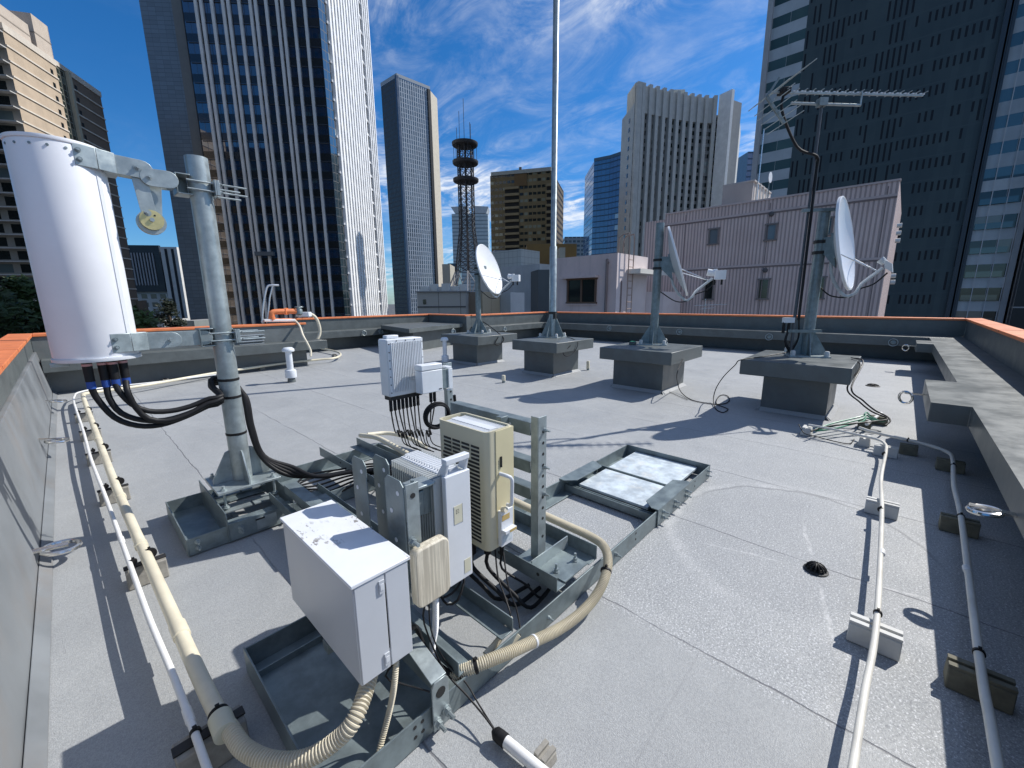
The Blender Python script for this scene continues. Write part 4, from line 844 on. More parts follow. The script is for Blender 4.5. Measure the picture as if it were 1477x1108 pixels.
# ================================================================== pipes on the floor
def pblock(label,x,y,L,w,h,ax,mat,style='rail',group=None):
    t=thing('pipe_support_block',label,'support block',(x,y,0),group); a=Vector((*ax,0)); b=Vector((-a.y,a.x,0)); o=Vector((x,y,0)); Z=Vector((0,0,1))
    m=MB(); m.extr([o-b*w*.62,o+b*w*.62,o+b*w*.5+Z*h*.55,o+b*w*.42+Z*h,o-b*w*.42+Z*h,o-b*w*.5+Z*h*.55] and [o-a*L/2-b*w*.62+Z*.002,o-a*L/2+b*w*.62+Z*.002,o-a*L/2+b*w*.50+Z*h,o-a*L/2-b*w*.50+Z*h],a*L,M[mat]); m.build('body',t,bevel=.005)
    m=MB()
    if style=='rail': m.extr([o-a*L*.52-b*w*.22+Z*(h+.0005),o-a*L*.52+b*w*.22+Z*(h+.0005),o-a*L*.52+b*w*.22+Z*(h+.008),o-a*L*.52-b*w*.22+Z*(h+.008)],a*L*1.04,M['dark'])
    else:
        for q in(-.3,.3): m.extr([o-a*L*.5+b*w*(q-.17)+Z*(h+.0005),o-a*L*.5+b*w*(q+.17)+Z*(h+.0005),o-a*L*.5+b*w*(q+.17)+Z*(h+.012),o-a*L*.5+b*w*(q-.17)+Z*(h+.012)],a*L,M[mat])
    m.build('top_rail',t,bevel=.001); return t
gl='grey support blocks under the left pair of pipes'
LB=[(.11,1.50,'grey support block nearest the camera under the left pipes, in shadow'),(.09,2.86,'grey support block under the left pipes level with the mast ballast tray'),(.05,4.27,'grey support block third from the camera under the left pipes'),(.02,5.45,'grey support block fourth from the camera under the left pipes'),(.0,6.5,'grey support block fifth from the camera under the left pipes'),(-.02,7.6,'farthest grey support block under the left pipes')]
for x,y,lb in LB: pblock(lb,x+.015,y,.19 if y<2 else .17,.085,.105,(1,0),'conc','rail',gl)
big=[(.155,1.47),(.145,1.70),(.132,2.167),(.113,2.862),(.099,3.358),(.08,4.2),(.066,5.2),(.05,6.6),(.035,7.8),(.03,8.75)]
t=thing('floor_pipe','thick cream pipe running along the left parapet','pipe',(.13,2.1,.1)); m=MB()
m.tube(spline([Vector((x,y,.15)) for x,y in big]+[Vector((.06,9.05,.14)),Vector((.25,9.25,.12)),Vector((.8,9.42,.11)),at(300,540,.1),at(360,531,.1),at(420,523,.1),at(458,519,.1),at(480,517,.1),at(490,513.5,.1),at(490,509.5,.1),at(480,506,.1),at(462,502.5,.1)],.05),.026,M['cream'],18); m.build('pipe',t)
for y,x,w in((2.05,.136,.10),(3.0,.108,.05),(3.9,.088,.05),(5.8,.058,.05)):
    m=MB(); d=Vector((-.02,1,0)).normalized(); m.lathe(Vector((x,y,.15))-d*w/2,[(.0262,0),(.030,.002),(.030,w-.002),(.0262,w)],M['cream'],20,d); m.build('coupling',t)
m=MB(); m.lathe((.155,1.455,.15),[(.027,-.05),(.034,-.048),(.034,.03),(.027,.032)],M['sticker'],22,(0,1,0)); m.build('hose_coupling',t)
for x,y,_ in LB: band(t,(.155-(y-1.5)*.0175,y,.15),(0,1,0),.0265)
small=[(.10,.7),(.095,1.0),(.091,1.33),(.082,1.75),(.06,2.246),(.047,2.757),(.033,3.313),(.012,4.1),(-.02,5.16),(-.035,6.37),(-.06,7.6),(-.075,8.5)]
t=thing('floor_pipe','thin white pipe running along the left parapet beside the cream one','pipe',(.05,2.4,.1)); m=MB()
m.tube(spline([Vector((x,y,.135)) for x,y in small]+[Vector((-.06,8.95,.135)),Vector((.0,9.35,.13)),Vector((.3,9.62,.12)),Vector((1.0,9.72,.10)),Vector((1.9,9.80,.10))],.05),.0118,M['pvcw'],14); m.build('pipe',t)
for x,y,_ in LB: band(t,(.09-(y-1.5)*.0215,y,.135),(0,1,0),.0121,w=.014,th=.004)
for x,y in((.087,1.55),(.038,3.15)):
    m=MB(); m.lathe((x,y,.135),[(.0119,0),(.014,.002),(.014,.07),(.0119,.072)],M['pvcw'],16,(-.02,1,0)); m.build('coupling',t)
gb='grey support blocks under the far left pipe'
for px,py,lb in((240,556,'small grey block under the far left pipe just left of the mast'),(313,545,'small grey block under the far left pipe just behind the mast'),(379,538,'small grey block under the far left pipe left of the vent pipe'),(438,528,'small grey block under the far left pipe right of the vent pipe'),(484,519,'small grey block under the curved end of the far left pipe')):
    p=at(px,py-4,.0); pblock(lb,p.x,p.y+.05,.14,.09,.07,(0,1),'conc','rail',gb)
# right pair
gr='support blocks under the right pair of pipes'
for x,y,mt,lb in((2.21,-.095,'blockw','pale block nearest the camera under the inner right pipe'),(3.72,-.075,'blockw','pale block in the middle of the inner right pipe'),(5.20,-.06,'blockw','pale block at the far bend of the inner right pipe'),(2.18,-.40,'blockd','dark mossy block nearest the camera under the outer right pipe'),(3.75,-.45,'blockd','dark mossy block in the middle of the outer right pipe'),(5.1,-.485,'blockd','dark mossy block at the far bend of the outer right pipe')):
    pblock(lb,x,y,.175,.075,.088,(0,1),mt,'twin',gr)
for px,py,mt,lb,L in((1163,627,'blockw','pale block under the far left end of the wire tangle',.15),(1246,642,'blockw','pale block standing sideways beside the far bend of the inner right pipe',.15),(1309,655,'blockd','dark block under the cross run of the outer right pipe',.13),(1267,612,'blockd','dark block behind the green wires under a short white pipe',.16),(1246,618,'blockd','small dark block under the green wires',.12)):
    p=at(px,py,0.); pblock(lb,p.x,p.y,L,.08,.085,(1,0) if mt=='blockw' else (0,1),mt,'twin','support blocks in the wire tangle by the nearest plinth')
t=thing('floor_pipe','inner right white pipe running towards the camera in sunlight','pipe',(2.2,-.09,.1)); m=MB()
p1=[at(1166,613,.12),at(1200,619,.12),at(1240,628,.12),at(1266,634,.12),at(1277,641,.12),at(1278,652,.12),at(1271,690,.12),at(1272,740,.12),at(1265,890,.12),at(1247,1000,.12),at(1230,1108,.12),at(1215,1190,.12)]
m.tube(spline(p1,.04),.0122,M['pvcr'],16); m.build('pipe',t)
for a,b in((at(1270,735,.12),0),(at(1266,885,.12),0),(at(1275,655,.12),0)): band(t,a,(1,0,0),.0124,w=.014,th=.004)
m=MB(); q=at(1272,800,.12); m.lathe(q,[(.0123,0),(.0142,.002),(.0142,.05),(.0123,.052)],M['pvcw'],18,(1,0,0)); m.build('coupling',t)
t=thing('floor_pipe','outer right white pipe beside the ledge, partly in shade','pipe',(2.2,-.4,.1)); m=MB()
p2=[at(1240,617,.12),at(1262,624,.12),at(1310,635,.12),at(1345,644,.12),at(1366,652,.12),at(1374,662,.12),at(1376,700,.12),at(1386,745,.12),at(1412,945,.12),at(1428,1040,.12),at(1442,1120,.12),at(1455,1190,.12)]
m.tube(spline(p2,.04),.0148,M['pvcr'],16); m.build('pipe',t)
for a in(at(1386,745,.12),at(1412,942,.12),at(1375,672,.12)): band(t,a,(1,0,0),.015,w=.015,th=.004)
band(t,at(1310,635,.12),p2[3]-p2[2],.015)
m=MB(); q=at(1396,825,.12); m.lathe(q,[(.015,0),(.017,.002),(.017,.05),(.015,.052)],M['pvcw'],18,(1,0.02,0)); m.build('coupling',t)
t=thing('floor_pipe','short white pipe stub resting on the dark block behind the green wires','pipe',at(1262,604,.1)); m=MB(); m.cyl(at(1250,612,.11),at(1271,596,.11),.017,M['pvcw'],14); m.build('pipe',t)
t=thing('floor_pipe','white pipe end with black plug at the bottom edge of the picture','pipe',at(750,1085,.03)); m=MB(); a,b=at(722,1063,.035),at(800,1128,.035); m.cyl(a,b,.019,M['pvcw'],16); m.build('pipe',t)
m=MB(); d=(b-a).normalized(); m.lathe(a,[(.008,-.035),(.021,-.02),(.0225,.0),(.0225,.022),(.0195,.024)],M['black'],16,d); m.build('plug',t)
p=at(786,1098,0); pblock('small stone coloured block under the white pipe end at the bottom edge',p.x,p.y,.06,.05,.035,(1,0),'conc','twin')
# wire tangle and plinth cables
cab('black cable from the nearest plinth slab to the wire tangle',[Vector((7.2,.42,.70)),Vector((6.9,.28,.69)),at(1228,560,.45),at(1245,578,.3),at(1262,592,.2),at(1278,600,.15),at(1284,607,.14),at(1277,614,.13)],.009)
cab('second black cable from the nearest plinth to the wire tangle',[Vector((7.0,.40,.70)),Vector((6.7,.29,.66)),at(1222,560,.42),at(1240,580,.28),at(1258,594,.18),at(1280,604,.14),at(1260,608,.14),at(1220,612,.13),at(1190,616,.1),at(1170,622,.1)],.009)
for i,(dy,lb) in enumerate(((0,'green wire lowest in the tangle by the nearest plinth'),(-4,'green wire in the middle of the tangle by the nearest plinth'),(-8,'green wire highest in the tangle by the nearest plinth'))):
    cab(lb,[at(1176,622+dy*.3,.07),at(1200,619+dy,.1),at(1225,613+dy,.12),at(1244,608+dy,.14),at(1250,603+dy,.15),at(1258,606+dy*.5,.13),at(1272,608,.12),at(1282,604,.13)],.009,'green')
cab('black wire drooping on the floor in front of the wire tangle',[at(1152,612,.1),at(1160,625,.05),at(1178,630,.04),at(1205,637,.015),at(1225,640,.012),at(1232,634,.02)],.005)
cab('black cable from the edge-on dish plinth looping on the floor to the nearest plinth',[Vector((7.5,2.75,.70)),Vector((7.3,2.64,.62)),at(977.5,535,.45),at(977.5,553,.15),at(982,565,.04),at(992,574,.012),at(1005,579,.01),at(1030,583,.01),at(1046,582,.01),at(1052,577,.012),at(1049,571,.012),at(1040,570,.012),at(1034,576,.012),at(1034,583,.014),at(1046,588,.012),at(1050,591,.012),at(1042,595,.01),at(1032,589,.012),at(1029,576,.05),at(1033,560,.2),at(1044,543,.4),at(1060,527,.60),at(1069,519,.70),Vector((6.6,1.3,.712)),Vector((7.0,1.1,.76)),Vector((AP.x-.02,AP.y+.02,.90))],.0065)
cab('thin black wire on the floor left of the looping cable',[at(957,561,.02),at(965,565,.01),at(978,571,.01),at(992,577,.01)],.0035)
cab('black cable sagging from the far dish mast over its plinth edge',[Vector((M1[0]+.06,M1[1]-.05,1.0)),Vector((M1[0]+.05,M1[1]-.30,.90)),Vector((7.0,7.0,.76)),Vector((7.1,6.88,.60)),Vector((6.95,6.88,.47)),Vector((6.8,6.88,.50)),Vector((6.9,6.87,.66))],.011)
cab('black cable from the tall mast foot hanging in a loop at its plinth',[Vector((7.3,5.2,.72)),Vector((7.1,4.9,.71)),Vector((6.95,4.67,.66)),Vector((6.85,4.67,.50)),Vector((6.6,4.68,.42)),Vector((6.5,4.70,.50)),Vector((6.7,4.67,.62))],.007)
# pair of small plates on the slabs
t=thing('junction_box','small green topped fitting on the plinth of the edge-on dish','box',(6.9,3.3,.7)); m=MB(); m.box(6.86,6.96,3.42,3.52,.701,.75,M['ure']); m.box(6.87,6.95,3.43,3.51,.7505,.762,M['green']); m.build('body',t,bevel=.004)
# ================================================================== fire pipe on the far left parapet
t=thing('fire_valve','orange hydrant pipe and valve lying on the left parapet coping','valve',onY(400,460,10.55))
Yv=10.56
o=lambda px,py:onY(px,py,Yv)
m=MB(); m.tube(spline([o(392,463),o(392,456),o(392,452),o(396,450),o(404,449.5),o(430,449)],.04),.062,M['orange'],14); m.lathe(o(392,459),[(.075,-.03),(.075,.03)],M['orange'],14); m.lathe(o(413,449.3),[(.08,-.03),(.08,.03)],M['orange'],14,HR); m.build('pipe',t)
m=MB(); m.lathe(o(431,450),[(.05,-.08),(.085,-.05),(.085,.05),(.05,.10)],M['galvd'],14); m.cyl(o(431,449),o(431,443.5),.02,M['galvd'],8); m.torus(o(431,443),(0,0,1),.085,.014,M['galvd'],18,6); m.build('valve_wheel',t)
m=MB(); m.bar(o(380,462.3),o(425,462),.12,.06,M['pvcw']); m.obox(o(438,453.5),(HR,HF,(0,0,1)),(.16,.08,.055),M['white']); m.build('base',t,bevel=.01)
m=MB(); m.cyl(o(398,461),o(428,461),.03,M['orange'],10); m.build('branch_pipe',t)
t=thing('grab_rail','small bright metal hoop rail standing on the left parapet','rail',o(390,463)); m=MB(); m.tube(spline([o(378,465),o(380,440),o(383,422),o(386,413),o(392,411.5),o(402,411.5)],.06),.022,M['alu'],8); m.tube([o(386,462),o(389,430),o(393,413)],.018,M['alu'],8); m.build('rail',t)
cab('cream hose arching off the orange valve and down behind the parapet block',[o(440,453),o(450,454),o(457,461),o(461,473),o(461,482),o(458,489)],.036,'hose',name='hose',n=12)
cab('cream hose hanging from the orange valve in front of the parapet',[o(425,462),onY(432,470,10.3),onY(437,484,10.0),onY(443,495,9.9),onY(448,506,9.85),onY(448,514,9.8)],.024,'hose',name='hose',n=12)
t=thing('wall_louver','four pale louver blades on the left parapet beside the mast','louver',onY(366,490,10.4)); m=MB()
for y in(483,487.3,491.6,496): a=onY(345,y+.8,10.43); b=onY(381,y,10.43); m.obox((a+b)/2,((1,0,0),(0,1,0),(0,0,1)),((b-a).length/2,.03,.012),M['alu'])
m.build('blades',t)
# ================================================================== the city
def solve(p0,u,px):
    r=ray(px,440); return p0+u*((p0.y*r.x-p0.x*r.y)/(u.x*r.y-u.y*r.x))
def frame(a): a=R(a); return HR*math.cos(a)+HF*math.sin(a), HF*math.cos(a)-HR*math.sin(a)
plain={}
def flat(c,rough=.8,var=.08):
    k=(tuple(c),rough)
    if k not in plain: plain[k]=simple('building_paint',c,rough,var=var,scale=.4,stain=tuple(x*.72 for x in c),stain_amt=.4,streak=True,spec=.3)
    return plain[k]
def body(t,pts,z1,mats,roofm,z0=GZ,name='wall'):
    m=MB(); n=len(pts); u=0
    for i in range(n):
        a,b=Vector(pts[i]),Vector(pts[(i+1)%n]); m.quad(a,b,z0,z1,mats[i%len(mats)],u); u+=(b-a).length
    m.face([(p[0],p[1],z1) for p in pts],roofm); m.face([(p[0],p[1],z0) for p in reversed(pts)],roofm)
    return m.build(name,t)
def bl(label,pl,pr,ytop,D,deep,mf,ms=None,ang=0,z0=GZ,name='building',cap=None,zt=None,ref=None):
    u,w=frame(ang); p0=dep(pl,440,D); p1=solve(p0,u,pr); z1=zt if zt is not None else hgt((pl+pr)/2 if ref is None else ref,ytop,(p0+p1)/2 if ref is None else p0+(p1-p0)*((ref-pl)/(pr-pl)))
    pts=[p0,p1,p1+w*deep,p0+w*deep]; t=thing(name,label,'building',((p0+p1)/2).to_2d().to_3d()+Vector((0,0,z0)))
    body(t,[(p.x,p.y) for p in pts],z1,[mf,ms or mf,mf,ms or mf],flat((.3,.3,.3)),z0)
    if cap:
        m=MB(); c=[p+(p-sum(pts,Vector())/4).normalized()*.25 for p in pts]; m.prism([(p.x,p.y) for p in c],z1+.002,z1+cap[0],flat(cap[1])); m.build('roof_edge',t)
    return t,p0,p1,u,w,z1
def win(t,o,u,x,z,w,h,glass,frm=None,d=.06,name='window',split=0):
    # window on wall point o + u*x, outward n = u x Z reversed
    n=u.cross(Vector((0,0,1))).normalized(); c=o+u*(x+w/2); c=Vector((c.x,c.y,z+h/2)); Z=Vector((0,0,1))
    f=MB()
    for q,hw,hh in((Z*(h/2),w/2+d,d/2),(-Z*(h/2),w/2+d,d/2)): f.obox(c+q+n*.03,(u,n,Z),(hw,.07,hh),frm)
    for s_ in(-1,1): f.obox(c+u*(s_*w/2)+n*.028,(u,n,Z),(d/2,.065,h/2-d/2),frm)
    if split: f.obox(c+n*.02,(u,n,Z),(d/2,.05,h/2-d/2),frm)
    fo=f.build(name,t); g=MB(); g.obox(c+n*.006,(u,n,Z),(w/2-d/2-.002,.004,h/2-d/2-.002),glass); g.build('pane',fo)
    return fo
glass_dk=MT('dark_window_glass').set(col=(.012,.016,.018),rough=.06,spec=.6)
glass_gr=MT('pale_window_glass').set(col=(.16,.19,.21),rough=.15,spec=.6)
glass_bl=MT('blue_window_glass').set(col=(.02,.05,.07),rough=.06,spec=.9)
# ---- striped glass tower, left
D2=126; FL=4.55*D2/120; u,w=frame(4.5); n_=u.cross(Vector((0,0,1)))
a0=dep(325,440,D2); a1=solve(a0,u,496.5); a2=solve(a0+w*2.2,u,504.5); a3=a2+w*52; Zt=225
t=thing('office_tower','huge dark glass tower with pale vertical fins in front and a bright white finned side','building',(a1.x,a1.y,GZ))
ga=facade('dark_curtain_wall',1.55,FL,.93,.60,(.003,.005,.008),(.006,.026,.075),rnd=.5,grough=.03,spec=.7,lightp=.0,wrough=.25,ior=2.0)
gb2=facade('chamfer_glass',1.5,FL/2,.93,.93,(.006,.012,.015),(.006,.025,.03),rnd=.8,grough=.04,spec=.7,lightp=.0,ior=2.6)
gc=facade('side_dark_wall',2.0,FL,.9,.55,(.10,.10,.10),(.012,.018,.022),lightp=.05)
core=[(p.x,p.y) for p in(a0,a1,a2,a3,a3-u*(a2-a0).length)]
body(t,core,Zt,[ga,gb2,gc,gc,gc],flat((.3,.3,.3)))
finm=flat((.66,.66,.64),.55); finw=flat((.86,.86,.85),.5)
W2=(a1-a0).length; Z=Vector((0,0,1))
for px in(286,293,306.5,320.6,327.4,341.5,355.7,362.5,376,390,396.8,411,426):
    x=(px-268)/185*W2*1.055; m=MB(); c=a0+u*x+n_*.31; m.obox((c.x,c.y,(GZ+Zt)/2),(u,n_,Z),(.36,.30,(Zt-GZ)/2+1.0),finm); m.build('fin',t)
m=MB()
for i in range(int((Zt-GZ)/FL)):
    z=GZ+FL*i+FL*.61; c=(a0+a1)/2+n_*.08; m.obox((c.x,c.y,z),(u,n_,Z),(W2/2-.3,.078,.10),flat((.05,.055,.06)))
m.build('floor_line',t)
sw=w; L2=52
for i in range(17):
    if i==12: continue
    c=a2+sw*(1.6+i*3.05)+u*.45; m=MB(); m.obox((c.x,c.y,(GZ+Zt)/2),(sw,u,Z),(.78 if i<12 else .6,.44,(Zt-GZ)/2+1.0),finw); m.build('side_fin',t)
m=MB()
for i in range(int((Zt-GZ)/FL)):
    z=GZ+FL*i+.9; c=a2+sw*26+u*.2; m.obox((c.x,c.y,z),(sw,u,Z),(25.9,.19,.30),flat((.8,.8,.8),.5))
m.build('side_band',t)
m=MB(); m.obox((a0+u*W2*.40+n_*1.6)+Vector((0,0,hgt(385,371,a0+u*W2*.4)-0)),(u,n_,Z),(2.6,.5,.55),flat((.12,.14,.16))); m.build('gondola',t)
wg=facade('grey_brick_wing',1.9,1.05,.97,.90,(.10,.14,.18),(.155,.21,.265),rnd=.25,lightp=0,grough=.5,wrough=.6,spec=.4)
b0_=dep(271,440,D2+3); b1_=solve(b0_,u,324.6)
t=thing('office_tower','blue grey gridded tower slab adjoining the left of the finned tower','building',(b0_.x,b0_.y,GZ))
body(t,[(p.x,p.y) for p in(b0_,b1_,b1_+w*30,b0_+w*30)],Zt-3,[wg],flat((.3,.3,.3)))
m=MB(); c=b1_-u*1.3+n_*.13; m.obox((c.x,c.y,(GZ+Zt)/2-3),(u,n_,Z),(1.25,.12,(Zt-GZ)/2),flat((.17,.18,.18),.6)); m.build('corner_strip',t)
# ---- grey glass tower with pale end strip
zt=195; p=[at(549.4,125,zt),at(572,111,zt),at(620,130,zt),at(630.5,142.5,zt)]
t=thing('office_tower','tall grey glass tower with a pale concrete end strip, right of the finned tower','building',(p[1].x,p[1].y,GZ))
g1=facade('grey_mesh_face',2.2,4.1,.5,.75,(.075,.08,.085),(.03,.035,.04),rnd=.4,lightp=0,grough=.3); g2=facade('grey_striped_face',2.3,4.1,.60,.90,(.36,.41,.47),(.08,.12,.16),rnd=.6,lightp=.0,grough=.1,spec=.8)
back=p[3]+(p[0]-p[1])
body(t,[(q.x,q.y) for q in(p[0],p[1],p[2],p[3],back)],zt,[g1,g2,flat((.52,.47,.38)),g1,g1],flat((.3,.3,.3)))
m=MB(); ed=(p[1]-p[0]).normalized(); m.obox((p[1].x,p[1].y,(zt+GZ)/2),(ed,Vector((ed.y,-ed.x,0)),Z),(1.2,1.2,(zt-GZ)/2+1),flat((.06,.09,.14),.3)); m.build('corner_mullion',t)
m=MB(); 
for a,b in((p[0],p[1]),(p[1],p[2])): m.bar(a+Z*1.6,b+Z*1.6,.5,2.6,flat((.34,.37,.40)))
m.build('roof_edge',t)
m=MB(); q=p[2]+(p[1]-p[2]).normalized()*1.5; m.obox((q.x,q.y,(zt+GZ)/2),(ed,Vector((ed.y,-ed.x,0)),Z),(1.0,1.5,(zt-GZ)/2),flat((.05,.05,.05))); m.build('dark_strip',t)
# ---- beige apartment block far left
zt=54; q=[at(2.5,39,zt),at(97,104.5,zt),at(149,138,zt)]
t=thing('apartment_block','beige and brown apartment block with pale floor lines, at far left','building',(q[0].x,q[0].y,GZ))
du=(q[1]-q[0]).normalized(); dn=Vector((du.y,-du.x,0)); q2=q[0]+du*(q[2]-q[0]).length; lw=q[0]-dn*30+du*2
be=flat((.50,.40,.295)); br=flat((.20,.155,.12)); LL=(q2-q[0]).length; L1=(at(97,104,zt)-q[0]).length; Lb=(at(77,92,zt)-q[0]).length
balc=facade('balcony_recess',6.0,2.68,.78,.66,(.32,.29,.25),(.02,.022,.022),lightp=.10,light=(.12,.15,.15),rnd=.6)
q1=q[0]+du*L1; g3=facade('stair_glazing',1.3,1.34,.72,.8,(.16,.16,.13),(.025,.035,.03),lightp=.1,light=(.10,.12,.10))
body(t,[(x.x,x.y) for x in(q[0],q[0]+du*Lb,q1,q2,q2-dn*30,lw)],zt,[be,g3,br,br,br,balc],flat((.3,.3,.3)))
m=MB(); no=dn
for i in range(int((zt-GZ)/2.68)+1):
    z=zt-.35-2.68*i; 
    for x0,x1 in((0,Lb),(L1,LL)): c=q[0]+du*((x0+x1)/2)+no*.10; m.obox((c.x,c.y,z),(du,no,Z),((x1-x0)/2,.10,.14),flat((.66,.60,.52)))
m.build('floor_band',t)
m=MB(); lu=(q[0]-lw).normalized()
for i in range(int((zt-GZ)/2.68)+1):
    z=zt-.35-2.68*i; c=(q[0]+lw)/2; ln=Vector((lu.y,-lu.x,0)); m.obox((c.x+ln.x*.7,c.y+ln.y*.7,z-.5),(lu,ln,Z),((q[0]-lw).length/2,.68,.10),flat((.5,.49,.47)))
m.build('balcony_slab',t)
for i in range(22):
    z=zt-2.4-2.68*i
    for x in(Lb-1.6,L1+2.2):
        o_=MB(); c=q[0]+du*x+no*.02; o_.obox((c.x,c.y,z),(du,no,Z),(.35,.05,.62),glass_dk); o_.build('window',t)
m=MB(); c=q1-du*.3+no*.35; m.obox((c.x,c.y,(zt+GZ)/2),(du,no,Z),(.45,.34,(zt-GZ)/2),flat((.42,.39,.30))); m.build('pilaster',t)
for x0,x1,yy,dd in((-6,8.0,22,5),(9.5,14.0,43,5)):
    m=MB(); c=q[0]+du*((x0+x1)/2)-no*(dd); hh=hgt(30 if x0<0 else 80,yy,c-no*0)-zt; m.obox((c.x,c.y,zt+hh/2),(du,no,Z),((x1-x0)/2,4.5,hh/2),flat((.52,.45,.38))); m.obox((c.x,c.y,zt+hh*.55),(du,no,Z),((x1-x0)/2+.05,4.55,.12),flat((.3,.26,.22))); m.build('rooftop_block',t)
m=MB(); c=q[0]+du*(LL/2)-no*.3; m.obox((c.x,c.y,zt+.3),(du,no,Z),(LL/2+.1,.5,.5),flat((.62,.56,.48))); m.build('roof_edge',t)
# ---- black and white office between the drum and the mast
gz=facade('small_office_windows',3.4,3.3,.62,.55,(.52,.52,.50),(.05,.06,.07),lightp=.2,light=(.30,.31,.30))
t,o0,o1,uu,ww,z1=bl('small office with black upper screen and white lower floors, between drum and mast','a' and 193,244,357,170,30,gz,flat((.60,.60,.59)),ang=8,name='office_building')
nn=uu.cross(Z); wd=(o1-o0).length; zz=hgt(230,421,o0)
m=MB(); c=(o0+o1)/2+nn*.6; m.obox((c.x,c.y,(z1+zz)/2+.2),(uu,nn,Z),(wd/2+.4,.58,(z1-zz)/2+.3),flat((.028,.035,.045),.35)); m.build('dark_screen',t)
m=MB()
for i in range(8): c=o0+uu*(wd*(.26+.082*i))+nn*1.35; m.obox((c.x,c.y,zz+(z1-zz)*.50),(uu,nn,Z),(.22,.15,(z1-zz)*.36),flat((.38,.39,.41)))
m.build('screen_fin',t)
t2,o2,o3,_,_,_=bl('white windowless office end wall with two dark slits, beside the black screened office',244.6,268,357,169,22,flat((.66,.66,.64)),flat((.66,.66,.64)),ang=8,name='office_building')
m=MB()
for f in(.32,.72): c=o2+uu*((o3-o2).length*f)+nn*.05; m.obox((c.x,c.y,z1-25),(uu,nn,Z),(.45,.06,24),flat((.03,.035,.04))); 
m.build('slit_window',t2)
bl('low grey roof building with small vents in front of the screened office',250,276,463,95,10,flat((.22,.24,.23)),ang=5,name='low_building')
bl('pale low gabled building beside the screened office',208,232,462,90,10,flat((.55,.55,.53)),ang=10,name='low_building')
# ---- grey ribbed hotel with concave front
zt=95; P0=at(917,119,zt); Pm=at(1010,138.5,zt); P2=at(1048,134.5,zt); PL=at(905,136.5,zt); P3=at(1069.5,142.5,zt)
t=thing('hotel_tower','pale grey concave hotel tower with deep vertical ribs','building',(P0.x,P0.y,GZ))
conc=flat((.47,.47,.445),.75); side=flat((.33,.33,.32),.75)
curve=[P0*(1-s)**2+(Pm*2-P0*.5-P2*.5)*(2*s*(1-s))+P2*s**2 for s in[i/24 for i in range(25)]]
wn_=facade('hotel_windows',4.3,3.25,.80,.55,(.26,.26,.25),(.012,.02,.02),lightp=.22,light=(.22,.26,.25),rnd=.5)
cen=(PL+P3)/2; bk=[P3+(P3-P2)*1.2+(PL-P0)*1.2, PL+(PL-P0)*.6]
body(t,[(x.x,x.y) for x in[PL]+curve+[P3]+bk],zt-8,[conc]+[wn_]*24+[conc]*4,flat((.3,.3,.3)))
acc=[0]
for i in range(24): acc.append(acc[-1]+(curve[i+1]-curve[i]).length)
def cpt(s):
    s*=acc[-1]
    for i in range(24):
        if s<=acc[i+1] or i==23:
            f=(s-acc[i])/(acc[i+1]-acc[i]); p_=curve[i]+(curve[i+1]-curve[i])*f; d_=(curve[i+1]-curve[i]).normalized(); return p_,d_
m=MB()
for k in range(10): pass
fs=[.03,.075,.155,.235,.315,.395,.475,.555,.635,.715,.795,.885]
for k,f in enumerate(fs):
    p_,d_=cpt(f); no=Vector((d_.y,-d_.x,0)); m=MB(); wdh=.028*acc[-1]*(1.25 if k==0 else .82); c=p_+no*.6; m.obox((c.x,c.y,(zt+GZ)/2),(d_,no,Z),(wdh*.72,.9,(zt-GZ)/2),conc); m.build('rib',t)
    if k<11 and k>0:
        p_,d_=cpt((fs[k]+fs[k+1])/2); no=Vector((d_.y,-d_.x,0)); m=MB(); c=p_+no*.35; m.obox((c.x,c.y,zt-6.2),(d_,no,Z),(.028*acc[-1],.34,5.4),conc); m.build('parapet_panel',t)
m=MB(); dl=(P0-PL); dl.z=0; m.quad(PL,P0,zt-8,zt,conc); m.quad(P0,PL,zt-8,zt,conc); no=Vector((dl.y,-dl.x,0)).normalized()
m.build('end_wall',t)
for i in range(20): m=MB(); c=PL+dl*.45+no*.06; m.obox((c.x,c.y,zt-13-3.9*i),(dl,no,Z),(.75,.08,.9),glass_dk); m.build('window',t)
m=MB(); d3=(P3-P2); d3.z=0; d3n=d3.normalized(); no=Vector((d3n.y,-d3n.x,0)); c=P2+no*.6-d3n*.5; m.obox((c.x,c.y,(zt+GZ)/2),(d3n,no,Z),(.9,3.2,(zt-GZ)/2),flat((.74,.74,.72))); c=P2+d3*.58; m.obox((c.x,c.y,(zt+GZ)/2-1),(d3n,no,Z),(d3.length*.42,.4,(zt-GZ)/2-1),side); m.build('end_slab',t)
m=MB()
for i in range(26): c=P2+d3*.09+no*.9; m.obox((c.x,c.y,zt-12-3.4*i),(d3n,no,Z),(1.0,.7,1.05),flat((.62,.62,.60)))
m.build('stair_landing',t)
m=MB(); c=(P0+P2)/2-(HF*-8); m.obox((c.x,c.y,zt-3),(HR,HF,Z),(3.2,3,4.6),flat((.62,.60,.52))); m.build('rooftop_block',t)
